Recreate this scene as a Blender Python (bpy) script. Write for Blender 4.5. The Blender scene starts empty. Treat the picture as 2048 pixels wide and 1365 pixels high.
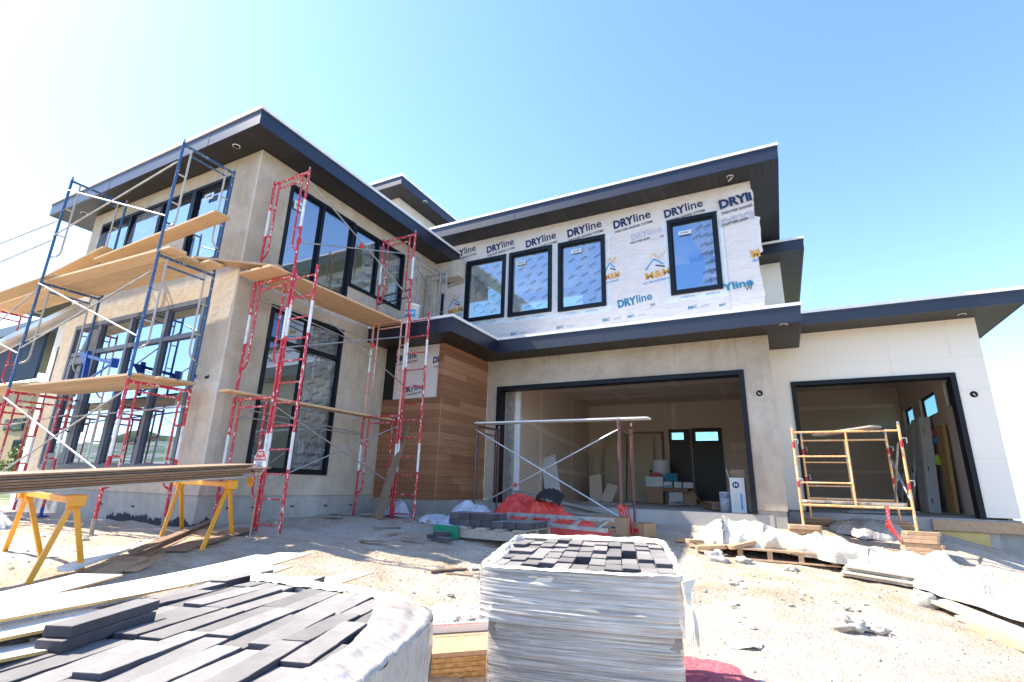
import bpy, math, random
import numpy as np
from mathutils import Vector, Matrix, noise, Euler
R = math.radians
random.seed(7)
SC = bpy.context.scene
COL = SC.collection

# ---------------------------------------------------------------- camera
F_PX, PITCH, ROLL, YAW = 1014.4365, .278368197, .0282698819, -.482310541
CX, CY = 1024.0, 682.5
cp, sp = math.cos(PITCH), math.sin(PITCH)
fw = Vector((math.sin(YAW)*cp, math.cos(YAW)*cp, sp))
r0 = Vector((math.cos(YAW), -math.sin(YAW), 0)); u0 = r0.cross(fw)
rt = math.cos(ROLL)*r0 + math.sin(ROLL)*u0
up = -math.sin(ROLL)*r0 + math.cos(ROLL)*u0
cam = bpy.data.cameras.new('camera'); camo = bpy.data.objects.new('camera', cam); COL.objects.link(camo)
camo.matrix_world = Matrix(((rt.x, up.x, -fw.x, 0), (rt.y, up.y, -fw.y, 0), (rt.z, up.z, -fw.z, 0), (0, 0, 0, 1)))
cam.sensor_width = 36; cam.lens = F_PX/2048*36; cam.clip_end = 20000; cam.clip_start = .05
SC.camera = camo

# ---------------------------------------------------------------- sky, sun, exposure
SUN = Vector((-1, -.258, 1.2)).normalized()          # towards the sun
EL = math.asin(SUN.z); AZ = math.atan2(SUN.x, SUN.y)
W = bpy.data.worlds.new('World'); SC.world = W; W.use_nodes = True
nt = W.node_tree; bg = nt.nodes['Background']
sky = nt.nodes.new('ShaderNodeTexSky'); sky.sky_type = 'NISHITA'; sky.sun_disc = False
sky.sun_elevation = EL; sky.sun_rotation = AZ; sky.air_density = 1.0; sky.dust_density = .35; sky.ozone_density = .8
tn = nt.nodes.new('ShaderNodeMix'); tn.data_type = 'RGBA'; tn.blend_type = 'MULTIPLY'; tn.inputs[0].default_value = 1; tn.inputs[7].default_value = (.92, .935, 1.0, 1)
nt.links.new(sky.outputs[0], tn.inputs[6]); hs_ = nt.nodes.new('ShaderNodeHueSaturation'); hs_.inputs['Saturation'].default_value = 1.10; nt.links.new(tn.outputs[2], hs_.inputs['Color']); nt.links.new(hs_.outputs[0], bg.inputs[0]); bg.inputs[1].default_value = .14
sl = bpy.data.lights.new('sun', 'SUN'); sl.energy = 4.0; sl.angle = R(.5); sl.color = (1, .92, .79)
so = bpy.data.objects.new('sun', sl); COL.objects.link(so)
so.rotation_euler = SUN.to_track_quat('Z', 'Y').to_euler(); so.location = SUN*50
SC.view_settings.view_transform = 'Standard'; SC.view_settings.look = 'None'
SC.view_settings.exposure = 1.70; SC.view_settings.gamma = 1

# ---------------------------------------------------------------- helpers
def ray(x, y): return rt*((x-CX)/F_PX) - up*((y-CY)/F_PX) + fw
def at(x, y, ax, v):
    d = ray(x, y); k = 'xyz'.index(ax); return d*(v/d[k])
def tag(o, label=None, cat=None, group=None, kind=None):
    if label: o['label'] = label
    if cat: o['category'] = cat
    if group: o['group'] = group
    if kind: o['kind'] = kind
    return o
def thing(name, loc, label, cat, group=None, rz=0):
    o = bpy.data.objects.new(name, None); COL.objects.link(o); o.location = loc; o.rotation_euler = (0, 0, rz)
    o.empty_display_size = .1
    return tag(o, label, cat, group)
def wloc(p):
    v = Vector((0, 0, 0))
    while p is not None: v += Vector(p.location); p = p.parent
    return v
class MB:
    def __init__(s): s.v = []; s.f = []; s.m = []; s.mats = []; s.sm = []
    def mi(s, m):
        if m not in s.mats: s.mats.append(m)
        return s.mats.index(m)
    def add(s, vs, fs, m, smooth=False):
        b = len(s.v); s.v += [tuple(p) for p in vs]; k = s.mi(m)
        for f in fs: s.f.append(tuple(i+b for i in f)); s.m.append(k); s.sm.append(smooth)
        return s
    def box(s, x0, x1, y0, y1, z0, z1, m):
        vs = [(x, y, z) for z in (z0, z1) for y in (y0, y1) for x in (x0, x1)]
        return s.add(vs, [(0, 2, 3, 1), (4, 5, 7, 6), (0, 1, 5, 4), (2, 6, 7, 3), (0, 4, 6, 2), (1, 3, 7, 5)], m)
    def obox(s, c, X, Y, Z, m):      # centre and three half axis vectors
        c = Vector(c); X = Vector(X); Y = Vector(Y); Z = Vector(Z)
        vs = [c+X*a+Y*b+Z*d for d in (-1, 1) for b in (-1, 1) for a in (-1, 1)]
        return s.add(vs, [(0, 2, 3, 1), (4, 5, 7, 6), (0, 1, 5, 4), (2, 6, 7, 3), (0, 4, 6, 2), (1, 3, 7, 5)], m)
    def bar(s, a, b, w, h, m, up_=(0, 0, 1), roll=0):      # rectangular bar a->b, width w, height h
        a = Vector(a); b = Vector(b); d = (b-a); L = d.length; d.normalize(); u = Vector(up_)
        if abs(d.dot(u)) > .98: u = Vector((1, 0, 0))
        sx = d.cross(u).normalized(); uu = sx.cross(d).normalized()
        if roll: q = Matrix.Rotation(roll, 3, d); sx = q @ sx; uu = q @ uu
        return s.obox((a+b)/2, d*L/2, sx*w/2, uu*h/2, m)
    def tube(s, pts, r, m, n=8, cap=True):
        pts = [Vector(p) for p in pts]; rs = r if isinstance(r, (list, tuple)) else [r]*len(pts)
        vs = []; prev = None
        for i, p in enumerate(pts):
            d = (pts[min(i+1, len(pts)-1)] - pts[max(i-1, 0)]).normalized()
            if prev is None:
                u = Vector((0, 0, 1)) if abs(d.z) < .9 else Vector((1, 0, 0)); sx = d.cross(u).normalized()
            else: sx = (prev - d*prev.dot(d)).normalized()
            prev = sx; uy = d.cross(sx)
            vs += [p + (sx*math.cos(2*math.pi*k/n) + uy*math.sin(2*math.pi*k/n))*rs[i] for k in range(n)]
        fs = [(i*n+k, i*n+(k+1) % n, (i+1)*n+(k+1) % n, (i+1)*n+k) for i in range(len(pts)-1) for k in range(n)]
        s.add(vs, fs, m, True)
        if cap:
            s.add(vs[:n], [tuple(range(n))[::-1]], m); s.add(vs[-n:], [tuple(range(n))], m)
        return s
    def lathe(s, c, prof, m, n=24, axis='z'):
        c = Vector(c); vs = []
        for (r_, h) in prof:
            for k in range(n):
                a = 2*math.pi*k/n
                p = Vector((r_*math.cos(a), r_*math.sin(a), h))
                if axis == 'y': p = Vector((p.x, -p.z, p.y))
                if axis == 'x': p = Vector((p.z, p.x, p.y))
                vs.append(c+p)
        fs = [(i*n+k, i*n+(k+1) % n, (i+1)*n+(k+1) % n, (i+1)*n+k) for i in range(len(prof)-1) for k in range(n)]
        return s.add(vs, fs, m, True)
    def poly(s, pts, m): return s.add(pts, [tuple(range(len(pts)))], m)
    def prism(s, pts, ext, m):
        n = len(pts); e = Vector(ext); vs = [Vector(p) for p in pts]+[Vector(p)+e for p in pts]
        return s.add(vs, [tuple(range(n))[::-1], tuple(range(n, 2*n))]+[(i, (i+1) % n, n+(i+1) % n, n+i) for i in range(n)], m)
    def grid(s, fn, nu, nv, m, smooth=True, closed=False):
        vs = [fn(i/nu, j/nv) for j in range(nv+1) for i in range(nu+1)]
        w = nu+1
        return s.add(vs, [(j*w+i, j*w+i+1, (j+1)*w+i+1, (j+1)*w+i) for j in range(nv) for i in range(nu)], m, smooth)
    def wall(s, O, U, V, T, w, h, holes, m):      # slab with rectangular holes; O corner, U/V unit, T thickness vector
        O = Vector(O); U = Vector(U); V = Vector(V); T = Vector(T)
        us = sorted({0, w}|{min(max(q, 0), w) for a in holes for q in a[:2]}); vs_ = sorted({0, h}|{min(max(q, 0), h) for a in holes for q in a[2:]})
        nu, nv = len(us)-1, len(vs_)-1
        fill = [[not any(a[0] <= (us[i]+us[i+1])/2 <= a[1] and a[2] <= (vs_[j]+vs_[j+1])/2 <= a[3] for a in holes) for j in range(nv)] for i in range(nu)]
        P = lambda i, j, t: O+U*us[i]+V*vs_[j]+T*t
        for i in range(nu):
            for j in range(nv):
                if not fill[i][j]: continue
                for t in (0, 1): s.poly([P(i, j, t), P(i+1, j, t), P(i+1, j+1, t), P(i, j+1, t)], m)
                for (di, dj, a, b) in ((-1, 0, (i, j), (i, j+1)), (1, 0, (i+1, j), (i+1, j+1)), (0, -1, (i, j), (i+1, j)), (0, 1, (i, j+1), (i+1, j+1))):
                    ii, jj = i+di, j+dj
                    if not (0 <= ii < nu and 0 <= jj < nv and fill[ii][jj]):
                        s.poly([P(*a, 0), P(*b, 0), P(*b, 1), P(*a, 1)], m)
        return s
    def text(s, body, c, X, Y, size, m, bold=.0, w=None, mirror=False):   # centred at c, along X, up Y (unit), cap height ~ size*.7
        cu = bpy.data.curves.new('t', 'FONT'); cu.body = body; cu.size = size; cu.align_x = 'CENTER'; cu.align_y = 'CENTER'; cu.offset = bold*size; cu.resolution_u = 3
        o = bpy.data.objects.new('t', cu); me = bpy.data.meshes.new_from_object(o)
        c = Vector(c); X = Vector(X).normalized(); Y = Vector(Y).normalized(); vs = [v.co.copy() for v in me.vertices]
        k = 1
        if w and vs:
            ext = max(v.x for v in vs)-min(v.x for v in vs); k = w/ext
        s.add([c+X*v.x*k+Y*v.y for v in vs], [tuple(p.vertices) for p in me.polygons], m)
        bpy.data.objects.remove(o); bpy.data.meshes.remove(me); bpy.data.curves.remove(cu)
        return s
    def build(s, name, parent=None, label=None, cat=None, group=None, kind=None, origin=None, bevel=0):
        if parent is not None: o0 = wloc(parent)
        else: o0 = Vector(origin) if origin is not None else Vector((sum(v[0] for v in s.v)/len(s.v), sum(v[1] for v in s.v)/len(s.v), min(v[2] for v in s.v)))
        me = bpy.data.meshes.new(name)
        me.from_pydata([(v[0]-o0.x, v[1]-o0.y, v[2]-o0.z) for v in s.v], [], s.f)
        for m in s.mats: me.materials.append(m)
        me.polygons.foreach_set('material_index', s.m); me.polygons.foreach_set('use_smooth', s.sm); me.update()
        o = bpy.data.objects.new(name, me); COL.objects.link(o)
        if parent is None: o.location = o0
        else: o.parent = parent
        if bevel:
            b = o.modifiers.new('b', 'BEVEL'); b.width = bevel; b.segments = 2; b.limit_method = 'ANGLE'
        return tag(o, label, cat, group, kind)
def copy_tree(o, parent=None):
    c = o.copy(); COL.objects.link(c); c.parent = parent
    for ch in [q for q in bpy.data.objects if q.parent == o]: copy_tree(ch, c)
    return c

# ---------------------------------------------------------------- materials
def newmat(name):
    m = bpy.data.materials.new(name); m.use_nodes = True
    return m, m.node_tree, m.node_tree.nodes['Principled BSDF']
def nd(t, k, **kw):
    n = t.nodes.new(k)
    for a, b in kw.items(): setattr(n, a, b)
    return n
def coords(t, scale=(1, 1, 1), world=True, rot=(0, 0, 0)):
    if world: g = nd(t, 'ShaderNodeNewGeometry').outputs['Position']
    else: g = nd(t, 'ShaderNodeTexCoord').outputs['Object']
    mp = nd(t, 'ShaderNodeMapping'); t.links.new(g, mp.inputs[0]); mp.inputs['Scale'].default_value = scale; mp.inputs['Rotation'].default_value = rot
    return mp.outputs[0]
def noise_(t, co, scale, detail=4, rough=.55, dist=0):
    n = nd(t, 'ShaderNodeTexNoise'); t.links.new(co, n.inputs[0]); n.inputs['Scale'].default_value = scale; n.inputs['Detail'].default_value = detail
    n.inputs['Roughness'].default_value = rough; n.inputs['Distortion'].default_value = dist
    return n.outputs[0]
def ramp(t, fac, stops, interp='LINEAR'):
    r = nd(t, 'ShaderNodeValToRGB'); t.links.new(fac, r.inputs[0]); r.color_ramp.interpolation = interp
    e = r.color_ramp.elements
    while len(e) < len(stops): e.new(.5)
    for i, (p, c) in enumerate(stops): e[i].position = p; e[i].color = (*c, 1) if len(c) == 3 else c
    return r.outputs[0]
def mixc(t, fac, a, b, mode='MIX'):
    m = nd(t, 'ShaderNodeMix', data_type='RGBA', blend_type=mode)
    for k, v in ((0, fac), (6, a), (7, b)):
        if hasattr(v, 'links'): t.links.new(v, m.inputs[k])
        else: m.inputs[k].default_value = v if k == 0 else ((*v, 1) if len(v) == 3 else v)
    return m.outputs[2]
def mth(t, op, a, b=None, clamp=False):
    m = nd(t, 'ShaderNodeMath', operation=op, use_clamp=clamp)
    for k, v in ((0, a), (1, b)):
        if v is None: continue
        if hasattr(v, 'links'): t.links.new(v, m.inputs[k])
        else: m.inputs[k].default_value = v
    return m.outputs[0]
def bump(t, p, h, strength, dist=.01):
    b = nd(t, 'ShaderNodeBump'); t.links.new(h, b.inputs['Height']); b.inputs['Strength'].default_value = strength; b.inputs['Distance'].default_value = dist
    t.links.new(b.outputs[0], p.inputs['Normal'])
def mat(name, c1, c2=None, rough=.7, metal=0, ns=3., bs=None, bstr=.3, bd=.01, spec=.5, scale=(1, 1, 1), world=True, lo=.35, hi=.65, detail=5, rnd=0, coat=0):
    m, t, p = newmat(name); c2 = c2 or tuple(x*.85 for x in c1)
    co = coords(t, scale, world)
    col = ramp(t, noise_(t, co, ns, detail), [(lo, c1), (hi, c2)])
    if rnd:
        oi = nd(t, 'ShaderNodeObjectInfo'); k = mth(t, 'MULTIPLY_ADD', oi.outputs['Random'], rnd); t.nodes[-1].inputs[2].default_value = 1-rnd/2
        col = mixc(t, 1, col, (1, 1, 1), 'MULTIPLY')
        cc = nd(t, 'ShaderNodeCombineColor')
        for i in range(3): t.links.new(k, cc.inputs[i])
        t.links.new(cc.outputs[0], t.nodes[[n.bl_idname for n in t.nodes].index('ShaderNodeMix')].inputs[7])
    t.links.new(col, p.inputs['Base Color'])
    p.inputs['Roughness'].default_value = rough; p.inputs['Metallic'].default_value = metal; p.inputs['Specular IOR Level'].default_value = spec
    if coat: p.inputs['Coat Weight'].default_value = coat
    if bs: bump(t, p, noise_(t, co, bs, 4), bstr, bd)
    return m
def stucco(name, c1, c2, c3):
    m, t, p = newmat(name); co = coords(t)
    a = noise_(t, co, .55, 5, .6, .6); b = noise_(t, co, 5, 6, .7); c = noise_(t, coords(t, (1, 1, .25)), 1.6, 5, .6, .4)
    col = ramp(t, a, [(.3, c1), (.52, c2), (.72, c3)])
    col = mixc(t, mth(t, 'MULTIPLY', ramp(t, b, [(.42, (0, 0, 0)), (.62, (1, 1, 1))]), .34), col, tuple(x*.7 for x in c1))
    col = mixc(t, mth(t, 'MULTIPLY', ramp(t, c, [(.5, (0, 0, 0)), (.75, (1, 1, 1))]), .35), col, tuple(x*1.25 for x in c3))
    t.links.new(col, p.inputs['Base Color']); p.inputs['Roughness'].default_value = .9
    dr = noise_(t, coords(t, (7, 7, .35)), 2, 3, .6); t.links.new(mixc(t, mth(t, 'MULTIPLY', ramp(t, dr, [(.56, (0, 0, 0)), (.72, (1, 1, 1))]), .22), col, tuple(x*.62 for x in c1)), p.inputs['Base Color'])
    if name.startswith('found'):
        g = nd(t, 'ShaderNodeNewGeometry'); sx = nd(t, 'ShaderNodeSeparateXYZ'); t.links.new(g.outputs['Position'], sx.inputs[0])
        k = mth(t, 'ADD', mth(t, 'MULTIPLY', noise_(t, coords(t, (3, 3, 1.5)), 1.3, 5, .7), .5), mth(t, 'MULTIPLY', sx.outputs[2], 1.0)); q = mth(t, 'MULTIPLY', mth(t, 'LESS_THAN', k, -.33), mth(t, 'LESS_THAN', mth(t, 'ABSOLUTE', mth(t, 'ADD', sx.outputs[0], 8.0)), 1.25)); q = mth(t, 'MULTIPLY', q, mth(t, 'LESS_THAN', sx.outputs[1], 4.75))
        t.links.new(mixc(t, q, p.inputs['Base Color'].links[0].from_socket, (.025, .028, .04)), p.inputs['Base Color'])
    bump(t, p, mth(t, 'ADD', noise_(t, co, 45, 6, .7), mth(t, 'MULTIPLY', noise_(t, co, 9, 4, .6), 1.5)), .6, .012)
    return m
def soffit_mat(name, axis, step=.125):
    m, t, p = newmat(name); g = nd(t, 'ShaderNodeNewGeometry'); sx = nd(t, 'ShaderNodeSeparateXYZ'); t.links.new(g.outputs['Position'], sx.inputs[0])
    f = mth(t, 'FRACT', mth(t, 'DIVIDE', sx.outputs[axis], step))
    ln = mth(t, 'LESS_THAN', f, .16)
    fl = nd(t, 'ShaderNodeTexWhiteNoise', noise_dimensions='1D'); t.links.new(mth(t, 'FLOOR', mth(t, 'DIVIDE', sx.outputs[axis], step)), fl.inputs['W'])
    base = mixc(t, fl.outputs[0], (.012, .0105, .012), (.022, .019, .021))
    t.links.new(mixc(t, ln, base, (.004, .003, .003)), p.inputs['Base Color']); p.inputs['Roughness'].default_value = .5
    bump(t, p, mth(t, 'SUBTRACT', 1, ln), .6, .01)
    return m
M = {}
M['stucco'] = stucco('grey_stucco', (.40, .325, .245), (.50, .42, .335), (.57, .495, .41))
M['stucco2'] = stucco('pale_stucco', (.52, .45, .37), (.60, .54, .47), (.65, .60, .54))
M['panel'] = mat('cream_panel', (.82, .75, .65), (.79, .73, .64), ns=.8, bs=30, bstr=.1, rough=.8)
M['foundation'] = stucco('foundation_concrete', (.30, .28, .25), (.38, .36, .33), (.47, .45, .41))
M['slab'] = mat('garage_floor_concrete', (.42, .40, .37), (.33, .31, .29), ns=1.3, bs=30, bstr=.15)
M['drywall'] = mat('drywall', (.72, .575, .47), (.66, .52, .425), ns=.5, rough=.9)
M['dryseam'] = mat('drywall_joint_compound', (.86, .70, .58), (.82, .66, .54), ns=2, rough=.9)
M['room'] = mat('painted_room_wall', (.82, .80, .72), (.76, .75, .66), ns=.5, rough=.9)
M['navy'] = mat('navy_metal_fascia', (.003, .005, .020), (.004, .007, .026), ns=.7, rough=.40, spec=.7, bs=1.2, bstr=.25, bd=.02)
M['frame'] = mat('black_window_frame', (.002, .003, .007), (.003, .005, .011), ns=2, rough=.5, spec=.3)
M['greyframe'] = mat('grey_window_frame', (.075, .085, .115), (.10, .11, .14), ns=3, rough=.5)
M['white'] = mat('white_roof_edge', (.80, .80, .80), (.70, .70, .70), ns=4, rough=.55)
M['sofx'] = soffit_mat('soffit_boards_across', 0); M['sofy'] = soffit_mat('soffit_boards_along', 1)
M['roofing'] = mat('roof_membrane', (.55, .55, .55))
def wood_clad():
    m, t, p = newmat('cedar_cladding'); g = nd(t, 'ShaderNodeNewGeometry'); sx = nd(t, 'ShaderNodeSeparateXYZ'); t.links.new(g.outputs['Position'], sx.inputs[0])
    k = mth(t, 'DIVIDE', sx.outputs[2], .135); f = mth(t, 'FRACT', k); row = mth(t, 'FLOOR', k)
    xy = mth(t, 'ADD', sx.outputs[0], sx.outputs[1])
    wn0 = nd(t, 'ShaderNodeTexWhiteNoise', noise_dimensions='1D'); t.links.new(row, wn0.inputs['W'])
    seg = mth(t, 'FLOOR', mth(t, 'ADD', mth(t, 'DIVIDE', xy, 2.6), mth(t, 'MULTIPLY', wn0.outputs[0], 5)))
    cb = nd(t, 'ShaderNodeCombineXYZ'); t.links.new(row, cb.inputs[0]); t.links.new(seg, cb.inputs[1])
    wn = nd(t, 'ShaderNodeTexWhiteNoise', noise_dimensions='2D'); t.links.new(cb.outputs[0], wn.inputs[0])
    gr = noise_(t, coords(t, (1.2, 1.2, 28)), 2.2, 6, .65, .6)
    col = ramp(t, wn.outputs[0], [(0, (.25, .105, .048)), (.5, (.33, .15, .070)), (1, (.42, .21, .105))])
    col = mixc(t, mth(t, 'MULTIPLY', ramp(t, gr, [(.35, (1, 1, 1)), (.65, (0, 0, 0))]), .4), col, (.13, .05, .022))
    ln = mth(t, 'LESS_THAN', f, .035)
    t.links.new(mixc(t, ln, col, (.03, .015, .01)), p.inputs['Base Color']); p.inputs['Roughness'].default_value = .55
    bump(t, p, mth(t, 'SUBTRACT', gr, ln), .25, .006)
    return m
M['cedar'] = wood_clad()
def wood(name, a, b, sc=(1, 1, 1), rot=(0, 0, 0), world=False, ns=3.):
    m, t, p = newmat(name); co = coords(t, sc, world, rot)
    g = noise_(t, co, ns, 6, .65, .5); k = nd(t, 'ShaderNodeTexCoord')
    oi = nd(t, 'ShaderNodeObjectInfo'); col = ramp(t, g, [(.32, a), (.68, b)])
    v = mth(t, 'MULTIPLY_ADD', oi.outputs['Random'], .35); t.nodes[-1].inputs[2].default_value = .8
    hs = nd(t, 'ShaderNodeHueSaturation'); t.links.new(v, hs.inputs['Value']); t.links.new(col, hs.inputs['Color'])
    t.links.new(hs.outputs[0], p.inputs['Base Color']); p.inputs['Roughness'].default_value = .75; bump(t, p, g, .25, .004)
    return m
M['plankx'] = wood('scaffold_plank_wood', (.66, .47, .28), (.50, .34, .19), (1.2, 18, 18))
M['planky'] = wood('scaffold_plank_wood_grain_along', (.68, .46, .27), (.48, .29, .15), (18, 1.2, 18))
M['board'] = wood('brown_siding_board', (.30, .19, .12), (.20, .12, .075), (10, 10, 10))
M['boardl'] = wood('tan_board', (.50, .33, .20), (.38, .24, .14), (6, 6, 6))
M['greywood'] = wood('weathered_wood', (.42, .37, .31), (.28, .24, .20), (9, 9, 9))
M['osb'] = mat('strand_board', (.55, .33, .13), (.36, .19, .07), ns=22, scale=(1, 1, 3), bs=60, detail=6, lo=.42, hi=.58)
M['red'] = mat('red_scaffold_paint', (.50, .018, .035), (.62, .03, .05), rough=.4, ns=5, world=False)
def speck(name, base, sp_, thr=.62, sc=38):
    m, t, p = newmat(name); co = coords(t, (1, 1, .5), False)
    n = noise_(t, co, sc, 3, .6); n2 = noise_(t, co, 3.2, 3)
    k = ramp(t, mth(t, 'ADD', n, mth(t, 'MULTIPLY', n2, .35)), [(thr+.14, (0, 0, 0)), (thr+.18, (1, 1, 1))])
    t.links.new(mixc(t, k, base, sp_), p.inputs['Base Color']); p.inputs['Roughness'].default_value = .42
    return m
M['redp'] = speck('red_paint_with_white_spatter', (.50, .014, .035), (.70, .62, .60))
M['bluep'] = speck('blue_paint_with_plaster_spatter', (.022, .085, .21), (.45, .43, .40), .66)
M['plaster'] = speck('plaster_caked_tube', (.42, .39, .36), (.10, .13, .20), .7)
M['salmon'] = speck('faded_salmon_paint', (.62, .30, .24), (.75, .62, .55), .6)
M['brownp'] = speck('maroon_brown_paint', (.13, .055, .05), (.45, .25, .2), .7)
M['yellowp'] = speck('orange_yellow_paint', (.78, .40, .15), (.80, .62, .42), .58)
M['band'] = mat('white_painted_band', (.78, .78, .78), (.6, .58, .56), ns=9, rough=.5)
M['galv'] = mat('galvanised_steel', (.42, .41, .40), (.28, .27, .27), rough=.42, metal=.5, ns=8)
M['alu'] = mat('aluminium', (.62, .62, .63), (.5, .5, .51), rough=.35, metal=.7)
M['saw'] = mat('yellow_sawhorse_paint', (.85, .38, .02), (.75, .32, .02), rough=.4, ns=5)
M['black'] = mat('black_plastic', (.012, .012, .014), rough=.5)
M['dark'] = mat('near_black', (.01, .008, .007), rough=.9)
M['bluebr'] = mat('blue_bracket_paint', (.01, .06, .35), rough=.4)
M['text_navy'] = mat('navy_print', (.012, .03, .11), (.015, .035, .13), ns=3)
M['text_black'] = mat('black_print', (.03, .03, .05), ns=3)
M['text_fade'] = mat('faded_print', (.50, .50, .58), ns=3)
M['text_teal'] = mat('teal_print', (.02, .22, .36), ns=3)
M['text_orange'] = mat('orange_print', (.72, .36, .06), ns=3)
M['text_blue'] = mat('sky_blue_print', (.05, .32, .65), ns=3)
M['text_red'] = mat('red_print', (.55, .03, .03), ns=3)
M['redc'] = mat('red_tarp', (.80, .075, .045), (.66, .04, .035), ns=3, rough=.45, bs=14, bstr=.5, bd=.02, world=False)
M['pink'] = mat('pink_tarp', (.62, .12, .16), (.50, .08, .11), ns=4, rough=.6, bs=20, bstr=.6, bd=.02)
M['whitetarp'] = mat('cream_plastic_sheet', (.62, .57, .46), (.70, .66, .56), ns=2.5, rough=.42, bs=7, bstr=.5, bd=.03)
M['greytarp'] = mat('grey_plastic_sheet', (.30, .29, .28), (.42, .41, .40), ns=3, rough=.4, bs=9, bstr=.6, bd=.03)
M['cleartarp'] = mat('milky_plastic_sheet', (.42, .45, .53), (.58, .60, .66), ns=3, rough=.35, bs=9, bstr=.7, bd=.03)
def tarp_mat(name, c1, c2, rough, sc=1., world=True):
    m, t, p = newmat(name); co = coords(t, (1, 1, 1), world)
    a = noise_(t, co, 3.2*sc, 3, .5, 1.6); b = noise_(t, co, 9*sc, 4, .6, 1.2)
    def ridge(n):
        k = mth(t, 'MULTIPLY_ADD', n, 2.0); t.nodes[-1].inputs[2].default_value = -1.0; return mth(t, 'SUBTRACT', 1, mth(t, 'ABSOLUTE', k))
    h = mth(t, 'ADD', mth(t, 'POWER', ridge(a), 3), mth(t, 'MULTIPLY', mth(t, 'POWER', ridge(b), 4), .45))
    t.links.new(ramp(t, noise_(t, co, 2.5, 5), [(.35, c1), (.65, c2)]), p.inputs['Base Color']); p.inputs['Roughness'].default_value = rough
    bump(t, p, h, .8, .018); return m
M['redc'] = tarp_mat('red_tarp', (.80, .075, .045), (.62, .04, .035), .4); M['pink'] = tarp_mat('pink_tarp', (.62, .14, .17), (.46, .09, .12), .55, 2)
M['whitetarp'] = tarp_mat('cream_plastic_sheet', (.52, .475, .38), (.62, .58, .49), .35); M['greytarp'] = tarp_mat('grey_plastic_sheet', (.30, .29, .28), (.42, .41, .40), .35); M['cleartarp'] = tarp_mat('milky_plastic_sheet', (.42, .45, .53), (.60, .62, .67), .3, 1.3)
M['card'] = mat('cardboard', (.40, .25, .14), (.34, .21, .12), ns=4)
M['whiteboard'] = mat('white_primed_board', (.82, .82, .80), (.74, .74, .73), ns=3, rough=.5)
M['boardedge'] = mat('yellow_wood_edge', (.58, .36, .12), (.45, .27, .09), ns=8)
M['doorw'] = mat('white_door', (.66, .66, .66), ns=2, rough=.45)
M['doorc'] = mat('cream_door', (.50, .42, .30), (.46, .38, .27), ns=2)
M['doord'] = mat('dark_brown_door', (.022, .017, .014), ns=2, rough=.5)
M['teal'] = mat('green_plastic', (.02, .42, .30), rough=.4)
M['green'] = mat('green_pallet_paint', (.01, .22, .12), ns=5)
M['rock'] = mat('pale_rock', (.30, .27, .23), (.46, .43, .38), ns=5, bs=20, bstr=.6, rough=.9)
M['yellowp2'] = mat('yellow_plywood', (.62, .45, .16), (.5, .36, .14), ns=3)
M['lime'] = mat('lime_rag', (.55, .75, .10), ns=3)
M['concb'] = mat('cement_board', (.46, .42, .36), (.36, .33, .29), ns=3, bs=20)
M['shingle'] = mat('dark_shingles', (.02, .022, .03), (.035, .035, .045), ns=9)
M['tanwall'] = mat('tan_render', (.48, .34, .18), ns=2)
M['navywall'] = mat('navy_siding', (.018, .028, .06), ns=2)

def paver_mat():
    m, t, p = newmat('charcoal_paver'); co = coords(t, (1, 1, 1), False)
    oi = nd(t, 'ShaderNodeObjectInfo')
    a = noise_(t, co, 9, 5, .6); b = nd(t, 'ShaderNodeTexVoronoi'); t.links.new(co, b.inputs[0]); b.inputs['Scale'].default_value = 95
    k = ramp(t, b.outputs['Distance'], [(.10, (1, 1, 1)), (.20, (0, 0, 0))]); sel = ramp(t, noise_(t, co, 30, 2), [(.52, (0, 0, 0)), (.56, (1, 1, 1))])
    g = nd(t, 'ShaderNodeNewGeometry'); nz = nd(t, 'ShaderNodeSeparateXYZ'); t.links.new(nd(t, 'ShaderNodeTexCoord').outputs['Normal'], nz.inputs[0])
    top = ramp(t, nz.outputs[2], [(.5, (0, 0, 0)), (.8, (1, 1, 1))])
    top_tone = ramp(t, a, [(.25, (.165, .150, .142)), (.75, (.27, .247, .232))])  # upward faces get a paler tone than the sides
    side = ramp(t, a, [(.3, (.055, .050, .058)), (.7, (.085, .077, .086))])
    col = mixc(t, top, side, top_tone)
    col = mixc(t, mth(t, 'MULTIPLY', mth(t, 'MULTIPLY', k, sel), .7), col, (.07, .06, .06))
    hs = nd(t, 'ShaderNodeHueSaturation'); v = mth(t, 'MULTIPLY_ADD', oi.outputs['Random'], .6); t.nodes[-1].inputs[2].default_value = .68
    t.links.new(v, hs.inputs['Value']); t.links.new(col, hs.inputs['Color']); t.links.new(hs.outputs[0], p.inputs['Base Color'])
    p.inputs['Roughness'].default_value = .85; bump(t, p, noise_(t, co, 70, 5, .7), .5, .004)
    return m
M['paver'] = paver_mat()
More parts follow.
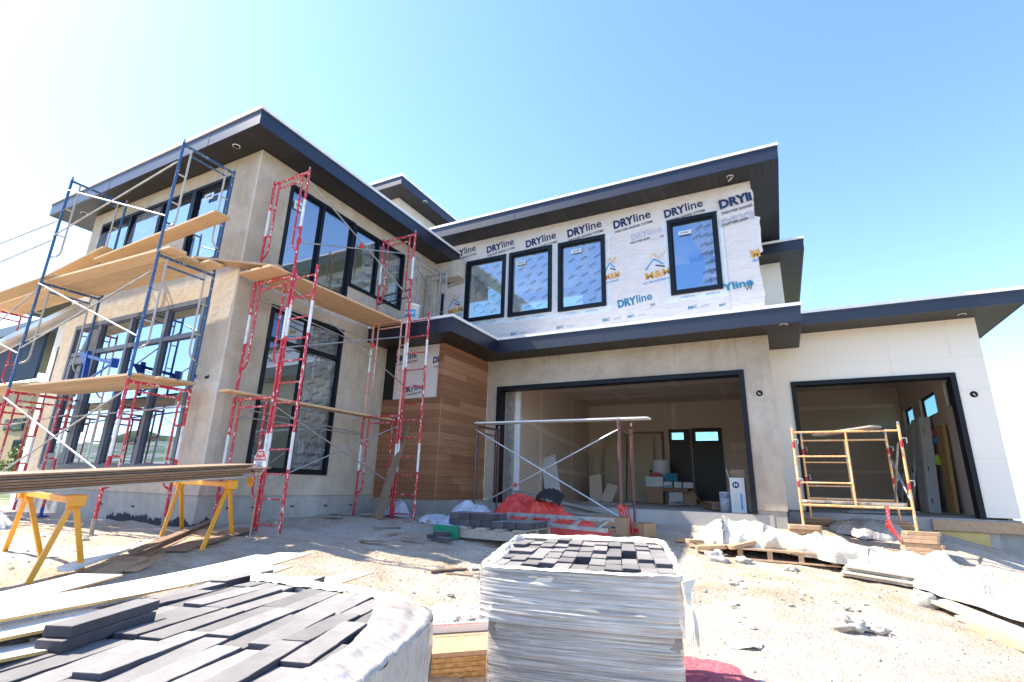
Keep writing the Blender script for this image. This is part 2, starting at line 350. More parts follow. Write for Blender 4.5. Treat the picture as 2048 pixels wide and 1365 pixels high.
def glass_mat(name, tint, gl, base=.25):
    m, t, p = newmat(name); t.nodes.remove(p); out = t.nodes['Material Output']
    tr = nd(t, 'ShaderNodeBsdfTransparent'); tr.inputs[0].default_value = (*tint, 1)
    g = nd(t, 'ShaderNodeBsdfGlossy'); g.inputs[0].default_value = (*gl, 1); g.inputs['Roughness'].default_value = .0
    fr = nd(t, 'ShaderNodeFresnel'); fr.inputs[0].default_value = 1.5
    f = mth(t, 'MULTIPLY_ADD', fr.outputs[0], 1.6, True); t.nodes[-1].inputs[2].default_value = base
    bm = nd(t, 'ShaderNodeBump'); co = coords(t); t.links.new(noise_(t, co, .9, 1), bm.inputs['Height']); bm.inputs['Strength'].default_value = .05; bm.inputs['Distance'].default_value = .05
    t.links.new(bm.outputs[0], g.inputs['Normal'])
    mx = nd(t, 'ShaderNodeMixShader'); t.links.new(f, mx.inputs[0]); t.links.new(tr.outputs[0], mx.inputs[1]); t.links.new(g.outputs[0], mx.inputs[2]); t.links.new(mx.outputs[0], out.inputs[0])
    return m
M['glass'] = glass_mat('window_glass', (.72, .84, .80), (.66, .78, .95), .30)
M['glassu'] = glass_mat('upper_window_glass', (.55, .70, .70), (.40, .58, .85), .36)
M['glasss'] = glass_mat('side_window_glass', (.40, .74, .76), (.5, .7, .7), .0)
M['glasst'] = glass_mat('tinted_glass', (.34, .64, .68), (.3, .4, .5), .05)
M['glassf'] = glass_mat('front_window_glass', (.66, .78, .74), (.55, .70, .95), .36)
def film_mat(name, amt=.3):
    m, t, p = newmat(name); t.nodes.remove(p); out = t.nodes['Material Output']
    co = coords(t, (1, 1, .35)); n = noise_(t, co, 5, 6, .7, 1.5); n2 = noise_(t, coords(t), 2.2, 3)
    k = ramp(t, n, [(.56, (0, 0, 0)), (.585, (.7, .7, .7)), (.61, (.05, .05, .05)), (.78, (1, 1, 1))])
    f = mth(t, 'MULTIPLY_ADD', k, .5, True); t.nodes[-1].inputs[2].default_value = amt
    tr = nd(t, 'ShaderNodeBsdfTransparent'); df = nd(t, 'ShaderNodeBsdfPrincipled'); df.inputs['Base Color'].default_value = (.62, .66, .72, 1); df.inputs['Roughness'].default_value = .22
    b = nd(t, 'ShaderNodeBump'); t.links.new(n, b.inputs['Height']); b.inputs['Strength'].default_value = .35; b.inputs['Distance'].default_value = .01; t.links.new(b.outputs[0], df.inputs['Normal'])
    mx = nd(t, 'ShaderNodeMixShader'); t.links.new(f, mx.inputs[0]); t.links.new(tr.outputs[0], mx.inputs[1]); t.links.new(df.outputs[0], mx.inputs[2]); t.links.new(mx.outputs[0], out.inputs[0])
    return m
M['film'] = film_mat('protective_window_film', .08); M['film2'] = film_mat('peeling_window_film', .14)
def wrap_mat(name, sc, rot=(0, 0, 0), alpha=.42, dk=1.):
    m, t, p = newmat(name); co = coords(t, sc, True, rot)
    a = noise_(t, co, 2.5, 7, .68, .35); b = noise_(t, coords(t, (.7, .7, 1.6)), 2.0, 4, .6)
    s = mth(t, 'ADD', mth(t, 'MULTIPLY', a, .75), mth(t, 'MULTIPLY', b, .25))
    col = ramp(t, s, [(.32, (.46, .43, .40)), (.45, (.56, .525, .49)), (.56, (.66, .62, .58)), (.68, (.82, .79, .75))]); col = mixc(t, 1, col, (dk, dk*.97, dk*.93), 'MULTIPLY')
    t.links.new(col, p.inputs['Base Color']); p.inputs['Roughness'].default_value = .3; p.inputs['Coat Weight'].default_value = .5
    bump(t, p, a, .6, .012)
    al = mth(t, 'MULTIPLY_ADD', ramp(t, s, [(.40, (0, 0, 0)), (.60, (1, 1, 1))]), .55, True); t.nodes[-1].inputs[2].default_value = alpha; t.links.new(al, p.inputs['Alpha'])
    return m
def load_mat():
    m, t, p = newmat('stacked_pavers_under_wrap'); b = nd(t, 'ShaderNodeTexBrick'); g = nd(t, 'ShaderNodeNewGeometry'); sx = nd(t, 'ShaderNodeSeparateXYZ'); t.links.new(g.outputs['Position'], sx.inputs[0])
    c = nd(t, 'ShaderNodeCombineXYZ'); t.links.new(mth(t, 'SUBTRACT', sx.outputs[0], mth(t, 'MULTIPLY', sx.outputs[1], .3)), c.inputs[0]); t.links.new(sx.outputs[2], c.inputs[1]); t.links.new(c.outputs[0], b.inputs[0])
    b.inputs['Scale'].default_value = 1; b.inputs['Brick Width'].default_value = .088; b.inputs['Row Height'].default_value = .05; b.inputs['Mortar Size'].default_value = .003; b.offset = 0
    b.inputs['Color1'].default_value = (.20, .185, .185, 1); b.inputs['Color2'].default_value = (.30, .275, .265, 1); b.inputs['Mortar'].default_value = (.02, .02, .02, 1); t.links.new(b.outputs[0], p.inputs['Base Color']); p.inputs['Roughness'].default_value = .9; return m
M['load'] = load_mat()
M['wrap'] = wrap_mat('stretch_wrap', (.8, .8, 44)); M['wrapl'] = wrap_mat('stretch_wrap_diagonal', (1.2, 18, 9), (.5, .9, .5), .8, .72)
M['wrapw'] = mat('bunched_stretch_wrap', (.70, .65, .55), (.54, .50, .42), ns=8, rough=.35, bs=16, bstr=.8, bd=.02)
def barrier():
    m, t, p = newmat('weather_barrier_sheet'); g = nd(t, 'ShaderNodeNewGeometry'); sx = nd(t, 'ShaderNodeSeparateXYZ'); t.links.new(g.outputs['Position'], sx.inputs[0])
    k = mth(t, 'FRACT', mth(t, 'DIVIDE', sx.outputs[0], .406)); k2 = mth(t, 'FRACT', mth(t, 'DIVIDE', sx.outputs[2], .3))
    ln = mth(t, 'MAXIMUM', mth(t, 'LESS_THAN', k, .012), mth(t, 'LESS_THAN', k2, .012))
    n = noise_(t, coords(t, (1, 1, 2)), 2.5, 5, .6, 1)
    col = ramp(t, n, [(.3, (.69, .635, .615)), (.7, (.75, .69, .66))])
    t.links.new(mixc(t, mth(t, 'MULTIPLY', ln, .35), col, (.5, .47, .5)), p.inputs['Base Color']); p.inputs['Roughness'].default_value = .5
    bump(t, p, noise_(t, coords(t, (1, 1, 3), True, (0, .5, 0)), 2.2, 6, .7, 2), .7, .045)
    return m
M['barrier'] = barrier()
M['tape'] = mat('pale_blue_flashing_tape', (.62, .68, .74), (.72, .75, .78), ns=14, lo=.4, hi=.6)

# ---------------------------------------------------------------- ground height
CT = [(-12, 4.4, -.66), (-9.9, 4.3, -.66), (-7, 4.4, -.66), (-7, 7.8, -.57), (-5.6, 7.9, -.56), (-3, 9.5, -.60), (0, 9.5, -.55), (2, 10.6, -.52), (3.3, 10.6, -.86), (-5.4, 2.3, -.82),
      (-7.3, 2.6, -.80), (-5.2, 3.4, -.70), (-5.9, 4.2, -.67), (-4.5, 5, -.70), (-2.5, 7, -.70), (-1.4, 2.5, -1.35), (-2, 3.3, -1.17), (0, 2, -1.42), (-1, 0, -1.5), (-3, .5, -1.2), (.33, 5.35, -1.03),
      (-.5, 8.2, -.80), (.38, 7.8, -.86), (1.3, 6.85, -1.0), (1.7, 6.2, -1.12), (3, 9, -1.0), (5, 8, -1.5), (-12, 1, -.95), (-5, 0, -1.1), (-12, -3, -1.3), (0, -5, -1.7), (6, 2, -2.0),
      (-3, 15, -.62), (2, 16, -.75), (-10, 10, -.65), (-16, 8, -.7), (-16, 0, -1.0), (-2, 5.2, -.93), (1.5, 9.2, -.72)]
_P = np.array(CT); _n = len(CT)
def _phi(r2): return np.where(r2 > 1e-9, r2*np.log(np.maximum(r2, 1e-9))*.5, 0)
_d = ((_P[:, None, :2]-_P[None, :, :2])**2).sum(-1)
_A = np.zeros((_n+3, _n+3)); _A[:_n, :_n] = _phi(_d)+np.eye(_n)*.15; _A[:_n, _n] = 1; _A[:_n, _n+1:] = _P[:, :2]; _A[_n:, :_n] = _A[:_n, _n:].T
_w = np.linalg.solve(_A, np.concatenate([_P[:, 2], [0, 0, 0]]))
def gh_np(X, Y):
    X = np.asarray(X, float); Y = np.asarray(Y, float)
    r2 = (X[..., None]-_P[:, 0])**2+(Y[..., None]-_P[:, 1])**2
    g = (_phi(r2)*_w[:_n]).sum(-1)+_w[_n]+_w[_n+1]*X+_w[_n+2]*Y
    far = -.9 - np.clip(X-5, 0, 60)*.16 - np.clip(-Y, 0, 25)*.03 + np.clip(-Y-26, 0, 400)*.10 + np.clip(-X-45, 0, 300)*.03
    rr = np.hypot(X+4, Y-5); k = np.clip((rr-9)/8, 0, 1); k = k*k*(3-2*k)
    return g*(1-k)+far*k
def gh(x, y): return float(gh_np(x, y))

# ---------------------------------------------------------------- GROUND
def ground_mat():
    m, t, p = newmat('sandy_gravel_ground'); co = coords(t)
    big = noise_(t, co, .45, 5, .6, .8); mid = noise_(t, co, 2.6, 6, .65); fine = noise_(t, co, 34, 6, .75)
    v = nd(t, 'ShaderNodeTexVoronoi'); t.links.new(co, v.inputs[0]); v.inputs['Scale'].default_value = 42; v2 = nd(t, 'ShaderNodeTexVoronoi'); t.links.new(co, v2.inputs[0]); v2.inputs['Scale'].default_value = 16
    col = ramp(t, mid, [(.32, (.40, .28, .18)), (.5, (.53, .405, .285)), (.66, (.62, .52, .41))])
    col = mixc(t, mth(t, 'MULTIPLY', ramp(t, big, [(.42, (0, 0, 0)), (.62, (1, 1, 1))]), .75), col, (.56, .51, .455))
    vc = ramp(t, v.outputs['Color'], [(.1, (.62, .60, .58)), (.5, (1, 1, 1)), (.9, (1.0, .86, .72))])
    col = mixc(t, .5, col, vc, 'MULTIPLY')
    col = mixc(t, mth(t, 'MULTIPLY', ramp(t, fine, [(.55, (0, 0, 0)), (.72, (1, 1, 1))]), .35), col, (.28, .24, .21))
    # darker, greyer tint close to the house; grass far away
    g = nd(t, 'ShaderNodeNewGeometry'); sx = nd(t, 'ShaderNodeSeparateXYZ'); t.links.new(g.outputs['Position'], sx.inputs[0])
    near = mth(t, 'MULTIPLY', mth(t, 'GREATER_THAN', mth(t, 'ADD', sx.outputs[1], mth(t, 'MULTIPLY', mid, 1.2)), 4.3), mth(t, 'LESS_THAN', sx.outputs[0], -3.4))
    col = mixc(t, mth(t, 'MULTIPLY', near, .2), col, (.33, .32, .31))
    d = nd(t, 'ShaderNodeVectorMath', operation='LENGTH'); t.links.new(g.outputs['Position'], d.inputs[0])
    gk = mth(t, 'MULTIPLY', mth(t, 'MULTIPLY', ramp(t, mth(t, 'DIVIDE', d.outputs['Value'], 100), [(.16, (0, 0, 0)), (.24, (1, 1, 1))]), ramp(t, noise_(t, co, .12, 4), [(.38, (0, 0, 0)), (.5, (1, 1, 1))])), 1)
    col = mixc(t, gk, col, ramp(t, mid, [(.3, (.06, .12, .03)), (.7, (.16, .20, .06))]))
    t.links.new(col, p.inputs['Base Color']); p.inputs['Roughness'].default_value = .95
    pat = noise_(t, coords(t, (1, 2.2, 1), True, (0, 0, .6)), 1.1, 6, .7, 1.2); t.links.new(mixc(t, mth(t, 'MULTIPLY', ramp(t, pat, [(.54, (0, 0, 0)), (.66, (1, 1, 1))]), .45), col, (.26, .22, .185)), p.inputs['Base Color'])
    h = mth(t, 'ADD', mth(t, 'ADD', mth(t, 'MULTIPLY', v.outputs['Distance'], -.5), mth(t, 'MULTIPLY', v2.outputs['Distance'], -.5)), mth(t, 'MULTIPLY', fine, 1.0))
    bump(t, p, h, .9, .03)
    return m
M['ground'] = ground_mat()
def axis(c, lo, hi, n, k):
    s = np.linspace(-1, 1, n); q = np.sign(s)*(np.sinh(k*np.abs(s))/math.sinh(k))
    return np.where(q < 0, c+q*(c-lo), c+q*(hi-c))
def make_ground():
    xs = axis(-2, -260, 120, 420, 6.2); ys = axis(4.5, -320, 90, 420, 6.2)
    X, Y = np.meshgrid(xs, ys); Z = gh_np(X, Y)
    vs = []
    for j in range(len(ys)):
        for i in range(len(xs)):
            x, y, z = X[j, i], Y[j, i], Z[j, i]
            r = math.hypot(x+2, y-5)
            if r < 14:
                z += .035*noise.noise((x*1.6, y*1.6, 1))+.018*noise.noise((x*5, y*5, 3))+.010*noise.noise((x*13, y*13, 5))
            elif r > 22: z += .8*noise.noise((x*.03, y*.03, 2))*min(1, (r-22)/20)
            vs.append((x, y, z))
    w = len(xs); fs = [(j*w+i, j*w+i+1, (j+1)*w+i+1, (j+1)*w+i) for j in range(len(ys)-1) for i in range(w-1)]
    b = MB(); b.add(vs, fs, M['ground'], True); b.build('ground', kind='structure', origin=(0, 0, 0))
make_ground()
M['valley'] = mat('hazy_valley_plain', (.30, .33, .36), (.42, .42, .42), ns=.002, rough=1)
M['hill'] = mat('grassy_hill', (.10, .15, .05), (.24, .22, .11), ns=.01, rough=1, detail=8)
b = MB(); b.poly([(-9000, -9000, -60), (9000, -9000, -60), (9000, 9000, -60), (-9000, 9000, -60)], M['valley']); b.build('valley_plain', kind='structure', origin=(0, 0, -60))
def hills(name, a0, a1, r, h, n, seed, m):
    b = MB()
    def fn(u, v):
        a = R(a0+(a1-a0)*u); rr = r*(1+.35*v); k = math.sin(math.pi*min(1, v*1.0))**.8
        hh = h*(.45+.75*abs(noise.noise((u*7, seed, v*2)))+.18*noise.noise((u*31, seed, v*6)))*k*min(1, 6*u, 6*(1-u))
        return (rr*math.sin(a), rr*math.cos(a), -62+max(0, hh))
    b.grid(fn, n, 14, m); b.build(name, kind='structure', origin=(0, 0, -62))
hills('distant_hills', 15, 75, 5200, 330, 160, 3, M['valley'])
hills('green_hills', 120, 300, 420, 150, 160, 9, M['hill'])

# loose stones: nobody could count them
def stones():
    b = MB(); rnd = random.Random(3); ms = [M['rock'], M['concb']]
    for i in range(4800):
        x = rnd.uniform(-13, 4.5); y = rnd.uniform(.3, 10.4)
        if (x < -7 and y > 4.4) or (x < -5.5 and y > 7.8) or (x > -5.6 and y > 9.4): continue
        s = rnd.choice((.006, .009, .012, .018)) * rnd.uniform(.7, 1.3)
        if rnd.random() < .012: s *= 2.8
        if y < 3 and x > -4: s *= .8
        z = gh(x, y)+.035*noise.noise((x*1.6, y*1.6, 1))+.018*noise.noise((x*5, y*5, 3))+.2*s
        vs = [(x+dx*s*rnd.uniform(.7, 1.3), y+dy*s*rnd.uniform(.7, 1.3), z+dz*s*rnd.uniform(.5, .9)) for dx, dy, dz in ((1, 0, 0), (0, 1, 0), (-1, 0, 0), (0, -1, 0), (0, 0, 1), (0, 0, -1))]
        b.add(vs, [(0, 1, 4), (1, 2, 4), (2, 3, 4), (3, 0, 4), (1, 0, 5), (2, 1, 5), (3, 2, 5), (0, 3, 5)], ms[0] if rnd.random() < .7 else ms[1])
    b.build('loose_gravel', label='loose pale gravel and pebbles strewn over the building site', cat='gravel', kind='stuff', origin=(0, 0, -.7))
stones()
# ================================================================ HOUSE
XT, YT, YB, XB, YG, Y3 = -7.06, 4.44, 7.87, -5.60, 9.60, 10.72
XL, X3 = -12.3, 3.15
house = thing('house', (-3, 9.6, -.34), 'modern two storey house under construction with flat navy roofs and open garages', 'house')
def part(mb, name, parent=None, label=None, bevel=0): return mb.build(name, parent or house, label, bevel=bevel)
X_, Y_, Z_ = Vector((1, 0, 0)), Vector((0, 1, 0)), Vector((0, 0, 1))
# --- foundation
b = MB(); fm = M['foundation']
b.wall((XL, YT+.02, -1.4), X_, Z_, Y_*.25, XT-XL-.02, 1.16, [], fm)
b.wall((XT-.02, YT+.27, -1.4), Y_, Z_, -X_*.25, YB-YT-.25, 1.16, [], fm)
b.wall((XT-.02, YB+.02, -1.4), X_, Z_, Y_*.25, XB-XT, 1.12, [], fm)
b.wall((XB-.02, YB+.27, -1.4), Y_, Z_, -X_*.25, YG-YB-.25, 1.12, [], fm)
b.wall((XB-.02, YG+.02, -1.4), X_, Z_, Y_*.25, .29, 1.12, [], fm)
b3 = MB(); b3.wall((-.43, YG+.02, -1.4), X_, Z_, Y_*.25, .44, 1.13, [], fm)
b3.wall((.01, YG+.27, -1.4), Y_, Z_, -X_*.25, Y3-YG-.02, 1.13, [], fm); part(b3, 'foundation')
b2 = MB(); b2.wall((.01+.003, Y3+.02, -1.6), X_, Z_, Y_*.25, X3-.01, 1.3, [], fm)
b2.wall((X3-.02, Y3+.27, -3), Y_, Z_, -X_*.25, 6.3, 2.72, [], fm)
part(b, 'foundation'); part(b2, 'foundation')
b = MB(); b.box(XB+.25, -.18, YG+.012, 15.7, -1.0, -.34, M['slab']); part(b, 'garage_floor'); b = MB(); b.box(.05, X3-.3, Y3-.01, 17, -1.1, -.30, M['slab']); part(b, 'garage_floor')
# --- stucco walls with openings
ST, TH = M['stucco'], .2
W1 = dict(u=(-11.86, -7.72), z=(3.36, 4.92)); W2 = dict(u=(-11.80, -7.74), z=(.08, 2.72))
b = MB()
b.wall((XL, YT, -.24), X_, Z_, Y_*TH, XT-XL, 5.46, [(-11.86-XL, -8.74-XL, 4.02+.24, 4.92+.24), (-8.74-XL, -7.72-XL, 3.36+.24, 4.92+.24), (-11.80-XL, -7.74-XL, .08+.24, 2.72+.24)], ST)
b.wall((XT, YT+TH, -.24), Y_, Z_, -X_*TH, YG-YT-TH, 5.46, [(5.06-YT-TH, 6.59-YT-TH, 3.33+.24, 4.92+.24), (6.59-YT-TH, 8.15-YT-TH, 3.62+.24, 4.92+.24), (5.07-YT-TH, 6.64-YT-TH, .09+.24, 2.72+.24)], ST)
b.wall((XL, YT+TH, -.24), Y_, Z_, X_*TH, 6.0, 5.46, [(.6, 2.6, .3, 2.9), (3.1, 5.6, .3, 2.9), (.6, 2.6, 3.6, 5.1), (3.1, 5.6, 3.6, 5.1)], ST)  # unseen openings on this side, added to let sun into the rooms
part(b, 'tower_wall')
b = MB(); b.box(-7.075, -7.052, YT-.012, YT+.01, -.24, 5.2, M['stucco2']); part(b, 'corner_bead')
# rough unpainted trowel patch below the eaves
b = MB()
b.wall((XB, YG, -.27), X_, Z_, Y_*TH, .03-XB, 2.94, [(-5.33-XB, -.43-XB, -.1, 2.06+.27)], ST)
b.wall((.03, YG+TH, -.27), Y_, Z_, -X_*TH, Y3-YG-TH, 2.94, [], ST)
part(b, 'garage_wall')
b = MB()
b.wall((.03, Y3, -.27), X_, Z_, Y_*TH, X3-.03, 3.21, [(.34-.03, 2.72-.03, -.1, 2.0+.27)], M['panel'])
wins3 = [(11.55, 12.85), (13.55, 14.95), (15.7, 16.8)]
b.wall((X3, Y3+TH, -.27), Y_, Z_, -X_*.06, 6.3, 3.21, [(a-Y3-TH, c-Y3-TH, 1.72+.27, 2.22+.27) for a, c in wins3], M['panel'])
side = part(b, 'cream_panel_wall')
class _K:
    def box(s, *a): q = MB(); q.box(*a); part(q, 'panel_joint', side)
b = _K()     # panel joints
M['joint'] = mat('panel_joint_filler', (.75, .69, .60), ns=3)
for z in (.62, 1.72): b.box(.05, X3-.01, Y3-.003, Y3+.002, z, z+.008, M['joint']) if z > 1.9 else [b.box(a, c, Y3-.003, Y3+.002, z, z+.007, M['joint']) for a, c in ((.04, .33), (2.74, X3-.005))]
for z in (2.28,): b.box(.6, X3-.005, Y3-.003, Y3+.002, z, z+.006, M['joint'])
for x in (.95, 1.9, 2.74): b.box(x, x+.006, Y3-.0035, Y3+.002, 2.04 if x < 2.7 else 2.29, 2.93, M['joint'])
# --- cedar box
b = MB()
b.box(XT+.003, XB-.0, YB, YB+.12, -.28, 1.60, M['cedar']); b.box(XB-.12, XB, YB+.12, YG-.002, -.28, 2.66, M['cedar']); b.box(XB-.12, XB+.0, YB+.001, YB+.12, 1.6, 2.66, M['cedar'])
part(b, 'cedar_cladding')
b = MB(); b.box(XB-.004, XB+.006, YB-.006, YB+.004, -.28, 1.6, M['boardl']); part(b, 'cladding_corner_trim')
b = MB(); b.box(XT+.0, -6.80, YB+.012, YB+.1, 1.6, 2.66, M['dark']); part(b, 'dark_wall_panel')  # flush near-black panel; the recess is only a dark colour
def dry(mb, c, w, m=None, X=X_, N=None, part_='full', tilt=R(6), cut=None):
    m = m or M['text_navy']; Xr = (Matrix.Rotation(-tilt, 3, 'Y') @ Vector(X)); Yr = (Matrix.Rotation(-tilt, 3, 'Y') @ Z_)
    c = Vector(c)
    if part_ == 'full':
        mb.text('DRY', c-Xr*w*.225, Xr, Yr, w*.30, m, bold=.05, w=w*.52); mb.text('line', c+Xr*w*.26+Yr*w*.02, Xr, Yr, w*.32, m, bold=.018, w=w*.42)
        mb.text('WEATHER BARRIER SYSTEMS', c-Yr*w*.20+Xr*.02*w, Xr, Yr, w*.09, M['text_black'], bold=.02, w=w*.96)
    elif part_ == 'teal':
        mb.text('DRY', c-Xr*w*.225, Xr, Yr, w*.30, m, bold=.05, w=w*.52); mb.text('line', c+Xr*w*.26+Yr*w*.02, Xr, Yr, w*.32, m, bold=.018, w=w*.42)
        mb.text('W', c+Xr*w*.46-Yr*w*.24, Xr, Yr, w*.13, M['text_black'])
    elif part_ == 'lo':
        mb.text('WEATHER BARRIER', c-Yr*w*.20-Xr*.1*w, Xr, Yr, w*.10, M['text_black'], bold=.02, w=w*.7)
    else:
        mb.text(part_, c, Xr, Yr, w*.3, m, bold=.05)
b = MB(); b.box(-6.80, XB-.121, YB+.02, YB+.1, 1.6, 2.66, M['barrier']); yb = YB+.016
dry(b, at(812, 716, 'y', yb), .56); dry(b, at(826, 778, 'y', yb), .52)
b.text('DR', at(874, 720, 'y', yb), Matrix.Rotation(-R(6), 3, 'Y')@X_, Z_, .17, M['text_navy'], bold=.05, w=.2); b.text('WEATHE', at(877, 733, 'y', yb), Matrix.Rotation(-R(6), 3, 'Y')@X_, Z_, .05, M['text_black'], bold=.02, w=.2)
b.text('IST', at(880, 776, 'y', yb), X_, Z_, .10, M['text_navy'], bold=.02, w=.10)
part(b, 'weather_barrier')
# --- upper wall with printed weather barrier
UW = [(-6.32, -5.24, 3.68, 5.23), (-5.14, -4.07, 3.66, 5.23), (-3.92, -2.85, 3.62, 5.23), (-1.55, -.61, 3.64, 5.24)]
b = MB()
b.wall((XT+.0, YG+.001, 2.9), X_, Z_, Y_*TH, .03-XT, 2.86, [(a-XT, c-XT, d-2.9, e-2.9) for a, c, d, e in UW], M['barrier'])
b.wall((.03, YG+.001+TH, 2.7), Y_, Z_, -X_*TH, 3.2, 3.05, [], M['panel'])
upw = part(b, 'upper_wall')
b = MB(); b.box(.031, .48, 12.9, 13.1, 2.9, 5.37, M['panel']); b.box(.28, .48, 13.101, 16.5, 2.9, 5.37, M['panel']); part(b, 'rear_block_wall')
# loose torn barrier edge at the right corner
b = MB(); rg = random.Random(5)
def torn(u, v):
    z = 2.95+2.79*v; e = .03+.05*math.sin(v*9)*.5+(.10 if .45 < v < .72 else 0)+.03*noise.noise((v*14, 1, 0))
    if v > .93: e -= (v-.93)*1.2
    x = -.5+(.5+e)*u; return (x, YG-.012-.02*u*abs(noise.noise((x*6, z*3, 0))), z)
b.grid(torn, 10, 60, M['barrier'])
yb = YG-.004; yt = YG-.034
for (px, py, w, k) in ((926, 505, .78, 'full'), (1000, 493, .78, 'full'), (1081, 481, .80, 'full'), (1168, 459, .84, 'full'), (1263, 441, .84, 'full'), (1366, 419, .80, 'full')): dry(b, at(px, py, 'y', yb), w, part_=k)
Xr = Matrix.Rotation(-R(6), 3, 'Y') @ X_; Yr = Matrix.Rotation(-R(6), 3, 'Y') @ Z_
b.text('DRYli', at(1470, 402, 'y', yt), Xr, Yr, .25, M['text_navy'], bold=.05, w=.58); b.text('WEATHER BARRIER', at(1474, 419, 'y', yt), Xr, Yr, .07, M['text_black'], bold=.02, w=.56)
dry(b, at(914, 560, 'y', yb), .60); 
for (px, py, w) in ((1292, 468, .66), (1474, 438, .6)):
    if px > 1400: b.text('DRYli', at(px, py, 'y', yt), Xr, Yr, .22, M['text_fade'], bold=.03, w=w)
    else: dry(b, at(px, py, 'y', yb), w, M['text_fade'], part_='teal')
b.text('WEATHER BARR', at(1280, 482, 'y', yb), Xr, Yr, .07, M['text_black'], bold=.02, w=.42); b.text('WEATHER BARR', at(1470, 444, 'y', yt), Xr, Yr, .07, M['text_black'], bold=.02, w=.48)
dry(b, at(1269, 602, 'y', yb), .74, M['text_teal'], part_='teal')
b.text('Yline', at(1476, 570, 'y', yt), Xr, Yr, .20, M['text_teal'], bold=.03, w=.52); b.text('W', at(1498, 576, 'y', yt), Xr, Yr, .12, M['text_black'])
def mm(px, py, w, s, n=4):      # roof and letters of the gutter firm
    y = yb if px < 1380 else yt; c = at(px, py, 'y', y)
    b.text('M&M', c+X_*.03, Xr, Yr, .2*s, M['text_orange'], bold=.03, w=w)
    b.text('GUTTERS & EXTERIORS', c-Z_*.14*s, Xr, Yr, .062*s, M['text_blue'], bold=.02, w=w*1.08)
    for (a0, a1, q) in (((-.42, .12), (-.08, .34), 0), ((-.08, .34), (.28, .20), 0), ((-.02, .20), (.34, .14), 1)):
        A = c+X_*a0[0]*w+Z_*a0[1]*s; B_ = c+X_*a1[0]*w+Z_*a1[1]*s
        b.bar(A, B_, .003, .028*s, M['text_blue'] if not q else M['text_navy'], up_=(0, 0, 1))
    for k in range(7):
        A = c+Vector((w*(-.2+.09*k), 0, (.36+.05*math.sin(k*1.3))*s)); b.bar(A, A+Vector((.01, 0, .07*s)), .003, .012, M['text_orange'])
mm(1313, 549, .5, 1.0); mm(909, 622, .42, .9); mm(1222, 553, .3, .9); 
# the parts of the logo at the right edge
b.text('M', at(1511, 508, 'y', yt), Xr, Yr, .2, M['text_orange'], bold=.05); b.text('GU', at(1511, 521, 'y', yt), Xr, Yr, .07, M['text_blue'], bold=.03)
rr = random.Random(2)
for (px, py, s) in ((1028, 668, 1), (1120, 655, 1), (1213, 640, 1), (1262, 633, .8), (1385, 615, 1), (1445, 610, .7)):
    c = at(px, py, 'y', yb)
    b.text('B&C', c, Xr, Yr, .09*s, M['text_teal'], bold=.02); b.text('ARC&D', c+X_*.22, Xr, Yr, .05*s, M['text_fade'], bold=.02)
part(b, 'printed_barrier_sheet', upw)
# flashing tapes round the windows
for kk, (a, c, d, e) in enumerate(UW):
    b = MB(); yk = yb+.0006+.0005*(kk % 2); sl_ = .10 if kk in (0, 3) else (.04 if kk == 1 else .08); sr_ = .10 if kk > 1 else .05
    b.box(a-sl_, c+sr_, yk, yb+.006+.001*kk, d-.13, d-.0, M['tape']); b.box(a-sl_*.9, a, yk, yb+.007+.001*kk, d, e+.03, M['tape']); b.box(c, c+sr_*.9, yk, yb+.007+.001*kk, d, e+.03, M['tape'])
    for q in (a+.1, a+.55): b.text('ROOFTOP', (q+.2, yb-.003, d-.065), X_, Z_, .055, M['text_blue'])
    part(b, 'flashing_tape', upw)
# --- windows
def window(axis, pos, u0, u1, z0, z1, mull=(), trans=(), fw_=.055, dep=.07, out=.025, m=None, g=None, heads=None, parent=None):
    """axis 'y': wall faces -y at y=pos. axis 'x': wall faces +x at x=pos."""
    m = m or M['frame']; g = g or M['glassf']; b = MB()
    def bx(a, c, d, e, p0, p1, mm_):
        if axis == 'y': b.box(a, c, pos-p1, pos-p0, d, e, mm_)
        else: b.box(pos+p0, pos+p1, a, c, d, e, mm_)
    i, o = -dep, out
    bx(u0, u1, z1-fw_, z1, i, o, m); bx(u0, u1, z0, z0+fw_, i, o, m); bx(u0, u0+fw_, z0+fw_, z1-fw_, i, o, m); bx(u1-fw_, u1, z0+fw_, z1-fw_, i, o, m)
    bx(u0-.012, u1+.012, z1, z1+.012, i, o-.012, m)
    us = [u0+fw_]+list(mull)+[u1-fw_]
    for q in mull: bx(q-fw_*.55, q+fw_*.55, z0+fw_, z1-fw_, i+.003, o-.004, m)
    for k, (q, a, c) in enumerate(trans): bx(a, c, q-fw_*.5, q+fw_*.5, i+.006, o-.008, m)
    for k in range(len(us)-1):           # sash lips
        a, c = us[k]+(fw_*.55 if k else 0), us[k+1]-(fw_*.55 if k < len(us)-2 else 0)
        for (p, q, r_, s_) in ((a, c, z1-fw_-.022, z1-fw_), (a, c, z0+fw_, z0+fw_+.022), (a, a+.022, z0+fw_+.022, z1-fw_-.022), (c-.022, c, z0+fw_+.022, z1-fw_-.022)): bx(p, q, r_, s_, i+.02, o-.03, m)
    w = part(b, 'window', parent)
    for k in range(len(us)-1):
        a, c = us[k], us[k+1]; p = pos+.03 if axis == 'y' else pos-.03; q = MB()
        P = (lambda u, z: (u, p, z)) if axis == 'y' else (lambda u, z: (p, u, z))
        q.poly([P(a, z0+.02), P(c, z0+.02), P(c, z1-.02), P(a, z1-.02)], g); part(q, 'pane', w)
    return w
